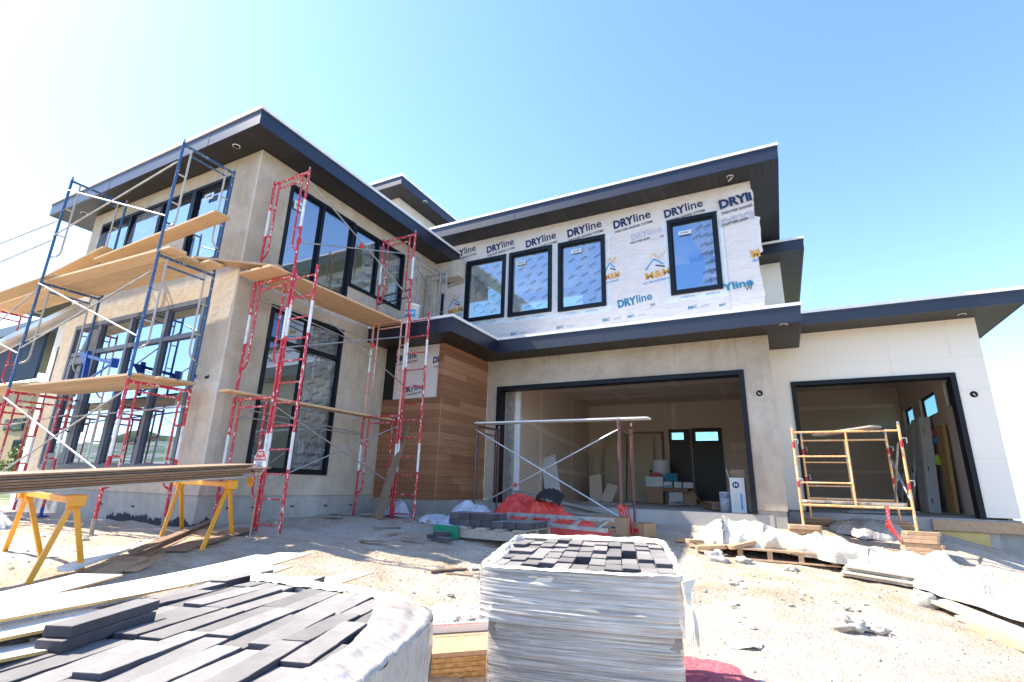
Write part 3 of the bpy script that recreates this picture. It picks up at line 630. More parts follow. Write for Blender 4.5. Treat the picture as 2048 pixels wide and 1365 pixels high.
def film(w, axis, pos, u0, u1, z0, z1, seed, m='film', words='SONID', dens=1, off=.012, cut=None):
    q = MB(); rq = random.Random(seed)
    def fn(a, c):
        u = u0+(u1-u0)*a; z = z0+(z1-z0)*c
        if cut: u += cut(a, c)
        d = off+.016*noise.noise((u*3+seed, z*1.6, 0))+.010*noise.noise((u*9, z*2.5, seed))
        return (u, pos+.025-d, z) if axis == 'y' else (pos-.025+d, u, z)
    q.grid(fn, 24, 34, M[m])
    if words:
        for i in range(int(8*dens)):
            for j in range(3):
                fu, fz = (j+.5+(i % 2)*.4-.2)/3, (i+.5)/(8*dens)
                if not .1 < fu < .9: continue
                c = Vector(fn(fu, fz)); n = Vector((0, -.012, 0)) if axis == 'y' else Vector((.012, 0, 0)); h = X_ if axis == 'y' else Y_
                q.text(words, c+n, (h+Z_*.45), (Z_-h*.45), .055, M['text_black'])
    part(q, 'protective_film', w)
def sticker(w, c, X, wd, ht, txt, n):
    q = MB(); c = Vector(c); X = Vector(X); n = Vector(n); q.obox(c, X*wd/2, Z_*ht/2, n*.002, M['tape']); q.text(txt, c+n*.004, X, Z_, ht*.6, M['text_black'], bold=.02, w=wd*.7); part(q, 'sticker', w)
uws = [window('y', YG+.0, *q, fw_=.075, out=.05, g=M['glassu']) for q in UW]
film(uws[0], 'y', YG, -6.22, -5.32, 3.78, 5.12, 1, 'film2', 'SONID', .9, cut=lambda a, c: .18*max(0, c-.7)*(1-a))
film(uws[1], 'y', YG, -5.05, -4.16, 3.76, 5.12, 2, 'film2', dens=.9); film(uws[2], 'y', YG, -3.83, -2.94, 3.72, 5.12, 3, 'film2', dens=.9)
film(uws[3], 'y', YG, -1.02, -.70, 3.76, 5.12, 4, 'film2', dens=.9, cut=lambda a, c: .12*math.sin(c*5)*(1-a))
for w, x, z in ((uws[1], -4.85, 4.95), (uws[2], -3.5, 4.98), (uws[3], -1.22, 4.93)): sticker(w, (x, YG-.01, z), X_, .24, .085, 'SONID', -Y_)
w3 = window('x', XT, 5.06, 6.59, 3.33, 4.95, (5.80,), g=M['glass'], fw_=.06); w3b = window('x', XT, 6.59, 8.15, 3.62, 4.93, (7.30,), g=M['glass'], fw_=.06)
film(w3b, 'x', XT, 6.68, 7.22, 3.72, 4.72, 7, 'film2', 'SONID', .6, cut=lambda a, c: .25*math.sin(c*3)*(1-a)*(a < .6)); film(w3b, 'x', XT, 7.36, 8.05, 3.7, 4.82, 8, 'film', 'SONID', .3)
sticker(w3, (XT+.0, 5.28, 4.62), Y_, .2, .16, 'SONID', X_)
w4 = window('x', XT, 5.07, 6.64, .09, 2.72, (5.84,), ((2.17, 5.12, 6.6),), g=M['glass'], fw_=.065)
film(w4, 'x', XT, 5.91, 6.56, .18, 2.1, 9, 'film2', 'DINOS', 1.6); film(w4, 'x', XT, 5.91, 6.56, 2.22, 2.62, 10, 'film2', 'DINOS', .4)
w1 = window('y', YT, -11.86, -8.74, 4.02, 4.92, (-10.78, -9.72), fw_=.06); w1b = window('y', YT, -8.74, -7.72, 3.36, 4.92, (), fw_=.06)
film(w1, 'y', YT, -11.9, -10.85, 4.0, 4.7, 11, 'film2', None, off=.05); film(w1, 'y', YT, -10.7, -9.8, 4.2, 4.85, 12, 'film2', None, off=.03, cut=lambda a, c: .3*(c-.5)*(1-a))
sticker(w1b, (-8.3, YT-.01, 4.66), X_, .25, .12, 'SONID', -Y_)
w2 = window('y', YT, -11.80, -7.74, .08, 2.72, (-10.86, -9.82, -8.76), ((2.14, -11.74, -7.8),), m=M['greyframe'], fw_=.075, g=M['glassf'])
b = MB()   # entrance door leaf in the left bay
b.box(-11.70, -11.60, YT-.02, YT+.05, .16, 2.08, M['greyframe']); b.box(-11.05, -10.92, YT-.02, YT+.05, .16, 2.08, M['greyframe']); b.box(-11.60, -11.05, YT-.02, YT+.05, .16, .34, M['greyframe']); b.box(-11.60, -11.05, YT-.02, YT+.05, 1.95, 2.08, M['greyframe'])
dr = part(b, 'glazed_door')
q = MB(); q.tube([(-10.98, YT-.03, 1.25), (-10.98, YT-.10, 1.22), (-10.98, YT-.10, .72), (-10.98, YT-.03, .70)], .018, M['black']); part(q, 'door_handle', dr)
q = MB(); q.tube([(-7.66, YT-.025, 1.45), (-7.64, YT-.025, 1.45)], .03, M['dark']); q.tube([(-7.35, YT-.005, 1.42), (-7.35, YT-.035, 1.40)], .018, M['black']); q.tube([(-7.33, YT-.005, 1.44), (-7.31, YT-.03, 1.40)], .01, M['black']); part(q, 'wire_stub')
# --- garage door frames
def gframe(x0, x1, z0, z1, y, t_=.085):
    b = MB(); b.box(x0, x1, y-.03, y+.22, z1-t_, z1, M['frame']); b.box(x0, x0+t_, y-.03, y+.22, z0, z1-t_, M['frame']); b.box(x1-t_, x1, y-.03, y+.22, z0, z1-t_, M['frame']); part(b, 'garage_door_frame')
gframe(-5.35, -.41, -.335, 2.08, YG); gframe(.32, 2.74, -.295, 2.02, Y3, .075)
# door track and upright inside the left jamb
b = MB(); b.box(-5.22, -5.12, YG+.3, YG+.36, -.34, 2.0, M['galv']); b.box(-5.12, -5.0, YG+.42, YG+.47, -.34, 2.05, M['white']); part(b, 'garage_door_track')
# --- interiors
dw = M['drywall']
b = MB()
b.box(XB+.1, XB+.25, YG+.2, 15.75, -.34, 2.55, dw); b.wall((XB+.25, 15.7, -.34), X_, Z_, Y_*.15, -.18-XB-.25, 2.89, [(-2.12-XB-.25, -1.50-XB-.25, 1.74, 2.0), (-2.80-XB-.25, -2.44-XB-.25, 1.78, 2.0)], dw); b.box(-.18, .05, Y3+.2, 17.0, -.34, 2.9, dw); b.box(-.18, -.15, YG+.2, Y3+.2, -.34, 2.6, dw)
b.box(XB+.1, .02, YG+.2, 15.85, 2.55, 2.64, dw); b.box(.05, X3-.102, 17.0, 17.1, -.34, 2.9, dw); b.box(-.18, X3-.102, Y3+.2, 17.1, 2.9, 2.93, dw)
b.wall((X3-.061, Y3+.2, -.3), Y_, Z_, -X_*.04, 6.1, 3.2, [(a-Y3-TH, c-Y3-TH, 1.72+.3, 2.22+.3) for a, c in wins3], dw)
part(b, 'garage_interior_wall')
s_ = M['dryseam']
class _J:
    def box(s, *a): q = MB(); q.box(*a); part(q, 'drywall_joint')
    def bar(s, *a): q = MB(); q.bar(*a); part(q, 'drywall_joint')
b = _J()
for y in (11.4, 12.9, 14.3): b.box(XB+.26, -.19, y, y+.07, 2.543, 2.552, s_)
for x, y in ((-3.4, 10.6), (-2.2, 12.1), (-3.9, 13.5), (-1.2, 13.6)): b.box(x, x+.12, y, y+1.2, 2.541, 2.551, s_)
b.box(XB+.25, XB+.257, 11.9, 12.0, -.3, 2.5, s_); b.box(XB+.25, XB+.257, 14.1, 14.18, -.3, 2.5, s_)
def seam(a, c, x=XB+.2585): b.bar((x, a[0], a[1]), (x, c[0], c[1]), .004, .12, s_)
seam((10.0, 1.62), (12.8, 1.32)); seam((12.8, 1.32), (15.6, 1.10)); seam((12.0, .45), (15.6, .40))
b.box(-2.75, -2.64, 15.692, 15.7, 1.75, 2.52, s_); b.box(-1.2, -.2, 15.691, 15.7, 1.15, 1.33, s_); b.box(-5.3, -4.2, 15.692, 15.7, .40, .5, s_); b.box(-1.25, -.2, 15.691, 15.7, .38, .47, s_)
b.box(.3, 2.9, 16.992, 17.0, 2.35, 2.45, s_); b.box(.3, 2.9, 16.992, 17.0, .6, .66, s_)
# dark doors in the back wall of the double garage
b = MB(); b.wall((-2.22, 15.64, -.33), X_, Z_, Y_*.058, .82, 2.09, [(.10, .72, 1.73, 1.99)], M['doord']); d1 = part(b, 'service_door')
q = MB(); q.wall((-2.16, 15.625, 1.36), X_, Z_, Y_*.013, .70, .34, [(.04, .66, .04, .30)], M['frame']); q.build('window_frame', d1)
q = MB(); q.poly([(-2.13, 15.66, 1.39), (-1.49, 15.66, 1.39), (-1.49, 15.66, 1.67), (-2.13, 15.66, 1.67)], M['glasst']); q.build('pane', d1)
b = MB(); b.wall((-2.86, 15.65, -.33), X_, Z_, Y_*.048, .60, 2.07, [(.06, .42, 1.77, 1.99)], M['doord']); d2 = part(b, 'narrow_door')
q = MB(); q.poly([(-2.81, 15.67, 1.43), (-2.43, 15.67, 1.43), (-2.43, 15.67, 1.67), (-2.81, 15.67, 1.67)], M['glasst']); q.build('pane', d2)
for k, (a, c) in enumerate(wins3):
    b = MB(); t_ = .05
    for (p, q_, r_, s2) in ((a, c, 2.17, 2.22), (a, c, 1.72, 1.77), (a, a+t_, 1.77, 2.17), (c-t_, c, 1.77, 2.17)): b.box(X3-.045, X3-.005, p, q_, r_, s2, M['frame'])
    w = part(b, 'window'); q = MB(); q.poly([(X3-.025, a, 2.2), (X3-.025, c, 2.2), (X3-.025, c, 1.74), (X3-.025, a, 1.74)], M['glasss']); part(q, 'pane', w)
# rooms behind the tower and upper windows
rm = M['room']; b = MB()
b.box(XL+.2, XT-.2, YT+.2, 10.4, 2.85, 3.15, rm); b.box(XL+.2, XT-.2, YT+.2, 10.4, -.26, -.04, M['slab']); b.wall((XL+.2, 10.4, -.2), X_, Z_, Y_*.1, XT-XL-.4, 5.4, [(.4, 1.9, .4, 2.8), (2.6, 4.4, 1.2, 2.8), (.4, 4.4, 3.8, 5.1)], rm); b.box(XL+.2, XT-.2, YT+.2, 10.4, 5.12, 5.2, rm)  # openings in the unseen back wall added to brighten the tower rooms
b.box(-10.1, -10.0, 7.3, 10.4, -.04, 2.85, rm); b.box(-9.9, -9.8, 6.9, 10.4, 3.15, 5.12, rm); b.box(-9.8, -8.6, 6.9, 7.0, 3.15, 5.12, rm); b.box(-8.3, -7.3, 8.6, 8.7, -.04, 2.85, rm)
b.wall((XT+.001, 13.0, 2.95), X_, Z_, Y_*.1, 6.8, 2.75, [(.5, 2.5, .9, 2.4), (3.5, 6.2, .9, 2.4)], rm); b.box(XT+.001, -.18, YG+.21, 13.0, 2.9, 3.0, rm); b.box(XT+.001, -.18, YG+.21, 13.0, 5.6, 5.7, rm); b.box(-2.6, -2.5, YG+.8, 13, 3.0, 5.6, rm); b.box(-2.5, -.9, YG+1.1, YG+1.2, 3.0, 4.75, rm)  # rear openings added to bring daylight into the upper rooms
for k in range(7): b.box(-9.4+k*.24, -9.1+k*.24, 7.5, 8.4, .1+k*.2, .15+k*.2, M['boardl'])
part(b, 'room_interior')
# --- roofs: deck, fascia, white edge, soffit with lines turned at the corners
def roof(x0, x1, y0, y1, z, fh, over, label=None, sides='FR', wh=.055, skip=()):
    rx0, rx1, ry0, ry1 = x0, x1, y0, y1; t_ = .03
    b = MB(); b.box(x0+t_, x1-t_, y0+t_, y1-t_, z+.012, z+fh+wh-.004, M['roofing']); d = part(b, 'roof', None, label)
    b = MB()
    b.box(x0, x1, y0, y0+t_, z, z+fh, M['navy']); b.box(x1-t_, x1, y0+t_, y1, z, z+fh, M['navy']); b.box(x0, x0+t_, y0+t_, y1, z, z+fh, M['navy']); b.box(x0+t_, x1-t_, y1-t_, y1, z, z+fh, M['navy'])
    b.build('fascia', d)
    for L0, L1, ax_ in ((x0, x1, 0), (y0, y1, 1)):
        q = L0+2.3
        while q < L1-.4:
            b = MB()
            if ax_ == 0: b.box(q, q+.035, y0-.003, y0+.001, z+.001, z+fh-.037, M['navy'])
            else: b.box(x1-.001, x1+.003, q, q+.035, z+.001, z+fh-.037, M['navy'])
            b.build('fascia_lap', d); q += 3.05
    b = MB(); e = .022
    b.box(x0-e, x1+e, y0-e, y0+.10, z+fh+.003, z+fh+wh, M['white']); b.box(x1-.10, x1+e, y0+.10, y1, z+fh+.003, z+fh+wh, M['white']); b.box(x0-e, x0+.10, y0+.10, y1, z+fh+.003, z+fh+wh, M['white'])
    b.box(x0-.006, x1+.006, y0-.006, y0, z+fh-.035, z+fh+.003, M['navy']); b.box(x1, x1+.006, y0, y1, z+fh-.035, z+fh+.003, M['navy'])
    b.build('drip_edge', d)
    b = MB(); of, orr, ol = over
    zz = z+.004
    b.poly([(x0+t_, y0+t_, zz), (x1-t_, y0+t_, zz), (x1-t_, y0+of, zz), (x0+t_, y0+of, zz)], M['sofx'])
    b.poly([(x0+t_, y0+of, zz), (x1-t_, y0+of, zz), (x1-t_, y1, zz), (x0+t_, y1, zz)], M['sofy'])
    b.build('soffit', d)
    return d
r1 = roof(-13.2, -6.54, 3.98, 9.58, 5.22, .26, (.47, .5, .9))
r2 = roof(-7.10, .525, 9.04, 13.7, 5.76, .255, (.56, .5, .1))
r3 = roof(-5.055, .54, 8.98, 10.70, 2.67, .27, (.62, .5, .1))
r3b = roof(-7.05, -5.05, 7.28, 9.595, 2.668, .272, (.6, .5, .1))
r4 = roof(.545, 3.63, 10.13, 17.3, 2.94, .21, (.6, .5, .1))
r5 = roof(-1.5, .98, 12.32, 16.8, 5.37, .25, (.0, .5, .1), wh=.06)
r6 = roof(-11.5, -8.02, 8.86, 12.5, 7.48, .22, (.52, .5, .1), wh=.07)
b = MB(); b.box(-11.0, -8.52, 9.39, 12.2, 5.3, 7.484, M['stucco2']); part(b, 'roof_tower_wall')
b = MB(); b.box(-8.51, -7.12, 11.0, 12, 5.2, 6.9, M['stucco2']); part(b, 'rear_parapet')
def downlight(x, y, z, r_=.055, rag=False, par=None):
    b = MB(); b.lathe((x, y, z), [(r_, -.006), (r_*1.18, -.004), (r_*1.18, .004)], M['white'], 18); b.lathe((x, y, z), [(0.001, -.002), (r_, -.006)], M['dark'], 18)
    if rag: b.tube([(x, y, z), (x+.03, y-.02, z-.06), (x-.04, y, z-.09)], .008, M['white'])
    b.build('downlight', par)
for (px, py, z, p_) in ((473, 293, 5.22, r1), (168, 427, 5.22, r1), (1460, 354, 5.76, r2), (1567, 650, 2.67, r3), (1924, 630, 2.94, r4), (850, 396+8, 7.48, r6)):
    q = at(px, py, 'z', z-.002); downlight(q.x, q.y, z-.001, .05, px in (1460,), p_)
# junction stubs on walls
for (px, py, y) in ((1519, 787, YG), (1948, 789, Y3)):
    q = at(px, py, 'y', y); b = MB(); b.lathe((q.x, y-.004, q.z), [(.001, .0), (.05, .0), (.055, -.006)], M['dark'], 16, 'y'); b.tube([(q.x-.03, y-.01, q.z), (q.x, y-.06, q.z+.02), (q.x+.03, y-.03, q.z-.01)], .01, M['black']); b.tube([(q.x+.01, y-.01, q.z-.02), (q.x-.02, y-.05, q.z)], .008, M['white']); part(b, 'wall_box')
# flat near-black strip painting the shade of the inside corner above the nose roof
b = MB(); b.box(-7.055, -6.95, YG-.03, YG-.004, 3.05, 4.5, M['dark']); part(b, 'dark_corner_strip')
b = MB(); b.box(-7.055, -6.35, YG-.30, YG-.004, 4.78, 5.2, M['stucco2']); part(b, 'eave_return')
# foundation bits: ties and stain at the base, form boards
for y in (4.9, 5.3, 6.0, 6.7, 7.3): b = MB(); b.box(XT-.022, XT+.004, y, y+.05, -.42, -.40, M['dark']); part(b, 'form_tie')
for x in (-9.5, -8.6): b = MB(); b.box(x, x+.05, YT+.0, YT+.024, -.45, -.43, M['dark']); part(b, 'form_tie')
b = MB(); b.box(2.05, 3.16, Y3-.085, Y3-.03, -.49, -.325, M['boardl']); b.box(2.1, 2.72, Y3-.058, Y3-.03, -.75, -.50, M['yellowp2']); part(b, 'form_board')
# recessed left wing
b = MB(); b.wall((-15.3, 5.4, -1.3), X_, Z_, Y_*.2, 3.0, 5.0, [(.32, .85, 1.42, 4.18)], M['panel']); b.box(-15.3, -15.1, 5.6, 10, -1.3, 3.7, M['panel']); part(b, 'left_wing_wall')
wl = window('y', 5.4, -14.98, -14.45, .12, 2.88, (), ((1.9, -14.95, -14.48),), fw_=.07)
roof(-15.9, -12.31, 4.62, 10.0, 3.68, .26, (.001, .5, .1))
b = MB(); b.box(-15.08, -12.5, 6.8, 6.9, -1, 3.68, M['dark']); part(b, 'wing_room_wall')

# ================================================================ SCAFFOLDS
def frame_mesh(mb, w, h, m, band=None, mr=None, ladder=False, r_=.021, inner=None):
    """walk-through frame in local xz: legs at x=0 and x=w; w may be negative"""
    mr = mr or m; s = 1 if w > 0 else -1; L = abs(w); P = lambda x, z: (s*x, 0, z)
    def leg(x):
        if band:
            mb.tube([P(x, 0), P(x, h*.44)], r_, m); mb.tube([P(x, h*.44), P(x, h*.70)], r_*1.02, M['band']); mb.tube([P(x, h*.70), P(x, h)], r_, m)
        else: mb.tube([P(x, 0), P(x, h)], r_, m)
    leg(0); leg(L)
    if ladder:
        for k in range(6): mb.tube([P(0, .12+k*(h-.2)/5.2), P(L, .12+k*(h-.2)/5.2)], r_*.62, mr, 6)
        return
    mb.tube([P(0, h-.04), P(L, h-.04)], r_, m); g = .13 if not inner else inner; r2 = r_*.72
    mb.tube([P(g, h-.16), P(L-g, h-.16)], r2, m)
    for a, d in ((0, 1), (L, -1)):
        pts = [(a+d*g, h-.04), (a+d*g, h*.30)]+[(a+d*g*math.cos(t), h*.30-g*1.1*math.sin(t)) for t in (R(25), R(50), R(75), R(90))]
        pts = [P(x, z) for x, z in pts]+[P(a, h*.30-g*1.15)]
        mb.tube(pts, r2, mr, 8)
        for z in (h*.70, h*.44): mb.tube([P(a, z), P(a+d*g, z)], r2*.8, mr, 6)
        mb.tube([P(a, h), P(a, h+.05)], r_*.7, M['galv'], 6)
_fc = {}
def frame(parent, loc, rz, w, h, kind, name='scaffold_frame', ladder=False, inner=None):
    key = (w, h, kind, ladder, inner)
    if key not in _fc:
        mb = MB(); m = M[kind]; frame_mesh(mb, w, h, m, band=kind in ('redp', 'salmon') and not (kind == 'redp' and ladder and False), mr={'bluep': M['plaster']}.get(kind, m), ladder=ladder, inner=inner)
        o = mb.build(name, None, origin=(0, 0, 0)); _fc[key] = o; o.parent = parent
    else:
        o = _fc[key].copy(); COL.objects.link(o); o.parent = parent
    o.location = Vector(loc)-wloc(parent); o.rotation_euler = (0, 0, rz); return o
def brace(parent, a, b, r_=.013, m='galv', name='cross_brace'):
    mb = MB(); a = Vector(a); b = Vector(b); d = (b-a).normalized()
    mb.tube([a, a+d*.05, a+d*.09, b-d*.09, b-d*.05, b], [.007, .011, r_, r_, .011, .007], M[m], 7); return mb.build(name, parent)
PI2 = math.pi/2
# --- left scaffold against the window wall (frames lie in planes x = const, reaching from y=3.5 to the wall)
sL = thing('scaffold', (-9.2, 3.9, -.7), 'tall blue and red frame scaffold in front of the big window wall', 'scaffold')
H = 1.79
frame(sL, (-7.5, 3.5, -.56), PI2, .82, H, 'redp'); frame(sL, (-7.5, 3.5, 1.25), PI2, .82, H, 'bluep'); frame(sL, (-7.5, 3.49, 3.06), PI2, .82, H, 'bluep')
frame(sL, (-10.5, 3.32, -.56), PI2, .82, H, 'redp'); frame(sL, (-10.5, 3.32, 1.25), PI2, .84, H, 'bluep'); frame(sL, (-10.5, 3.32, 3.04), PI2, .86, H+.12, 'bluep')
frame(sL, (-13.0, 3.28, 1.2), PI2, .82, H, 'redp'); frame(sL, (-13.0, 3.28, -.62), PI2, .82, H, 'redp')
frame(sL, (-11.15, 3.35, -.6), PI2+.1, .7, H-.1, 'redp')
for (x, y, c) in ((-7.5, 3.5, 'greywood'), (-7.5, 4.32, 'greywood'), (-10.5, 3.32, 'bluebr'), (-10.5, 4.14, 'bluebr'), (-13, 3.28, 'galv'), (-13, 4.1, 'galv')):
    g = gh(x, y); mb = MB(); mb.tube([(x, y, g), (x, y, -.52)], .026, M[c]); mb.box(x-.08, x+.08, y-.08, y+.08, g, g+.02, M[c]); mb.build('leveling_jack', sL)
for a, c in (((-7.5, 3.47, 4.50), (-10.5, 3.29, 3.83)), ((-10.5, 3.29, 4.72), (-7.5, 3.47, 3.60)), ((-10.5, 3.29, 2.98), (-7.5, 3.47, 1.80)), ((-7.5, 3.47, 2.74), (-10.5, 3.29, 1.86)),
             ((-10.5, 3.29, 1.10), (-7.5, 3.47, -.0)), ((-7.5, 3.47, 1.04), (-10.5, 3.29, -.25)), ((-13.0, 3.25, 3.66), (-10.5, 3.29, 3.76)), ((-13.4, 3.25, 4.12), (-10.5, 3.29, 4.12)),
             ((-13.0, 3.25, 2.55), (-10.5, 3.29, 1.80)), ((-10.5, 3.29, 2.85), (-13.0, 3.25, 1.9)), ((-7.5, 4.34, .98), (-10.5, 4.20, .92)), ((-10.5, 4.16, .95), (-13, 4.1, .80))): brace(sL, a, c)
mb = MB(); mb.bar((-10.5, 3.33, 4.72), (-7.5, 3.5, 4.85), .001, .001, M['galv'])
# blue side bracket standing on the lower planks
mb = MB(); mb.bar((-10.02, 4.05, 1.36), (-10.10, 4.05, 1.98), .07, .035, M['bluebr']); mb.bar((-10.25, 4.05, 1.93), (-9.06, 3.98, 1.66), .03, .05, M['bluebr']); mb.bar((-10.02, 4.04, 1.42), (-9.16, 3.98, 1.66), .02, .03, M['bluebr']); mb.box(-9.08, -9.02, 3.93, 4.03, 1.60, 1.74, M['bluebr']); mb.prism([(-10.42, 4.03, 1.98), (-10.06, 4.03, 1.93), (-10.14, 4.03, 1.74)], (0, .04, 0), M['bluebr'])
mb.build('side_bracket', sL)
# --- right scaffold by the side wall (frames in planes y = const)
sR = thing('scaffold', (-6.2, 5.9, -.65), 'tall red frame scaffold along the shaded side wall of the tower', 'scaffold')
for (y, x0, z0, k0, k1, k2) in ((4.65, -6.94, -.66, 'redp', 'redp', 'redp'), (7.10, -6.76, -.60, 'redp', 'salmon', 'redp')):
    frame(sR, (x0, y, z0), 0, .82, H, k0); frame(sR, (x0, y, z0+1.80), 0, .82, H, k1 if y > 6 else k0); frame(sR, (x0+.03, y, z0+3.58), 0, .80, H-.02, k2)
    frame(sR, (x0+.86, y+.02, z0-.02), 0, .44, H+.04, 'redp', 'ladder_frame', ladder=True); frame(sR, (x0+.86, y+.02, z0+1.82), 0, .44, H+.04, 'redp', 'ladder_frame', ladder=True)
x1, x2 = -6.08, -5.92
for a, c in (((x1, 4.62, 4.50), (x2, 7.12, 3.35)), ((x1, 4.62, 3.42), (x2, 7.12, 4.28)), ((x1, 4.62, 1.78), (x2, 7.12, 2.62)), ((x1, 4.62, 2.70), (x2, 7.12, 1.70)), ((x1, 4.62, .98), (x2, 7.12, -.05)), ((x1, 4.62, -.08), (x2, 7.12, .98)),
             ((-6.9, 4.68, 2.72), (-6.74, 7.1, 2.60)), ((-6.9, 4.68, .98), (-6.74, 7.1, .85)), ((-6.9, 4.68, 2.66), (-6.74, 7.1, 2.45)), ((-6.9, 4.68, .86), (-6.74, 7.1, .82))): brace(sR, a, c, .011)
for p in ((x1+.02, 4.62, 3.44), (x1+.08, 5.8, 3.88), (x1+.1, 6.3, 2.25)):
    mb = MB(); mb.lathe(p, [(.001, -.05), (.035, -.03), (.03, .03), (.001, .05)], M['text_red'], 8); mb.build('red_tape', sR)
mb = MB(); 
for z in (3.35, 3.5): mb.tube([(-6.74, 7.1, z), (-6.35, 7.1, z+.02), (-5.95, 7.1, z+.05)], .012, M['black'])
mb.build('black_strap', sR)
# small grey frame scaffold standing on the nose roof
sS = thing('scaffold', (-6.4, 8.6, 2.99), 'small grey frame scaffold standing on the lower roof in the corner', 'scaffold')
fg = frame(sS, (-7.0, 8.95, 3.0), 0, .55, 1.75, 'galv'); fg = frame(sS, (-6.55, 7.9, 2.99), PI2, .95, 1.75, 'galv', inner=.16)
brace(sS, (-6.55, 7.9, 4.55), (-6.95, 8.95, 4.45)); brace(sS, (-6.95, 8.0, 4.1), (-6.1, 8.9, 3.2), .009)
# --- maroon scaffold in front of the double garage
sG = thing('scaffold', (-3.4, 8.4, -.66), 'low maroon brown frame scaffold in front of the double garage opening', 'scaffold')
frame(sG, (-2.28, 8.15, -.68), PI2, .85, 1.76, 'brownp', inner=.09); frame(sG, (-4.95, 8.15, -.66), PI2, .85, 1.76, 'brownp', inner=.09)
brace(sG, (-4.95, 8.12, .98), (-2.28, 8.12, -.42), .014, 'alu'); brace(sG, (-4.95, 8.12, -.40), (-2.28, 8.12, .92), .014, 'alu')
mb = MB(); rg = random.Random(8)
for k in range(4):
    a = Vector((-2.26, 8.10, -.30+.02*k)); mb.grid(lambda u, v, a=a, k=k: (a.x+.03*k+.12*v*(.3+k*.25)+.03*(u-.5), a.y-.03*math.sin(v*6+k), a.z-v*(.34+.06*k)+.02*math.sin(u*5)), 2, 8, M['redc'])
mb.lathe((-2.28, 8.12, -.28), [(.001, -.05), (.05, -.02), (.04, .04), (.001, .06)], M['redc'], 8); mb.build('red_ribbon', sG)
mb = MB(); mb.lathe((-4.1, 8.11, .02), [(.001, -.04), (.03, -.02), (.03, .02), (.001, .04)], M['redc'], 8); mb.build('red_tape', sG)
# --- orange-yellow baker scaffold in front of the single garage
sY = thing('scaffold', (.9, 9.6, -.6), 'orange yellow rolling scaffold in front of the single garage opening', 'scaffold')
def baker(y, x0, x1, xm, zb, zt, nm):
    mb = MB(); m = M['yellowp']
    mb.tube([(x0, y, zb), (x0, y, zt+.05)], .018, m); mb.tube([(x1, y, zb), (x1, y, zt+.06)], .018, m)
    mb.tube([(x0, y, zt-.02), (x1, y, zt-.02)], .015, m); mb.tube([(x0, y, zb+.30), (x1, y, zb+.30)], .018, m)
    mb.tube([(xm, y, zb+.30), (xm, y, zt-.02)], .014, m)
    for z in (zt-.38, zt-.76): mb.tube([(x0, y, z), (xm, y, z)], .012, m)
    for x in (x0, x1):
        mb.tube([(x, y, zt+.05), (x, y, zt+.11)], .016, M['galv'])
        for z in (zb+.55, zt-.25): mb.tube([(x, y, z), (x, y, z+.09)], .020, M['text_red']); mb.tube([(x+.02, y-.02, z+.12), (x+.06, y-.04, z+.12), (x+.06, y-.04, z+.05)], .008, M['galv'])
    return mb.build(nm, sY)
baker(9.0, .21, 1.55, .90, -.45, .93, 'end_frame'); baker(10.1, .36, 1.55, .98, -.36, .90, 'end_frame')
brace(sY, (1.52, 9.05, .75), (1.52, 10.08, -.1), .015, 'galv', 'folding_brace'); brace(sY, (1.55, 9.05, -.05), (1.55, 10.08, .62), .015, 'galv', 'folding_brace')
mb = MB()
for k in range(4): mb.grid(lambda u, v, k=k: (1.22+.03*u+.05*v*k*.5+.02*math.sin(5*v+k), 8.96-.02*k, -.13-v*(.28+.06*k)), 2, 8, M['redc'] if k < 3 else M['pink'])
mb.build('red_ribbon', sY)

# ================================================================ PLANKS ON THE SCAFFOLDS
def plank(a, b, w, label, m='plankx', t_=.035, group=None, name='scaffold_plank', cat='plank', up_=(0, 0, 1)):
    a = Vector(a); b = Vector(b); d = (b-a); L = d.length; d.normalize(); sx = d.cross(Vector(up_)).normalized(); uu = sx.cross(d)
    mb = MB(); n = 6; ch = .03
    for s_ in (0, 1):
        pass
    prof = [(-L/2, -w/2+ch), (-L/2+ch, -w/2), (L/2-ch, -w/2), (L/2, -w/2+ch), (L/2, w/2-ch), (L/2-ch, w/2), (-L/2+ch, w/2), (-L/2, w/2-ch)]
    c = (a+b)/2; pts = [c+d*x+sx*y-uu*t_/2 for x, y in prof]; mb.prism(pts, uu*t_, M[m])
    return mb.build(name, None, label, cat, group, bevel=.004)
z = 1.27
for k, (x0, x1, y, q) in enumerate(((-7.38, -10.9, 3.62, 'nearest of the planks at the lower level of the blue and red scaffold'), (-7.30, -11.0, 3.88, 'middle plank of the lower level of the blue and red scaffold'), (-7.28, -10.7, 4.13, 'plank closest to the window wall at the lower scaffold level'))):
    plank((x0, y+.02, z+.01), (x1, y-.14, z+.02), .245, q)
plank((-10.2, 3.75, z+.06), (-13.6, 3.7, z+.08), .25, 'plank overlapping at the far left of the lower scaffold level'); plank((-10.3, 3.48, z+.05), (-13.4, 3.42, z+.06), .25, 'outer plank at the far left of the lower scaffold level')
z = 3.07
plank((-7.22, 3.62, z), (-10.8, 3.50, z+.01), .25, 'outer plank at the upper level of the blue scaffold'); plank((-7.35, 3.88, z), (-10.7, 3.76, z+.01), .25, 'middle plank at the upper level of the blue scaffold'); plank((-7.15, 4.14, z), (-10.6, 4.02, z+.01), .25, 'plank next to the wall at the upper level of the blue scaffold')
plank((-8.1, 3.68, z+.05), (-11.0, 3.60, z+.05), .25, 'plank lying on top of the other upper level planks')
plank((-10.3, 3.45, z+.05), (-13.7, 3.42, z-.02), .25, 'outer plank of the far left bay at the upper level'); plank((-10.1, 3.72, z+.05), (-13.5, 3.70, z-.02), .25, 'middle plank of the far left bay at the upper level'); plank((-10.2, 3.98, z+.05), (-13.3, 3.95, z-.02), .24, 'inner plank of the far left bay at the upper level')
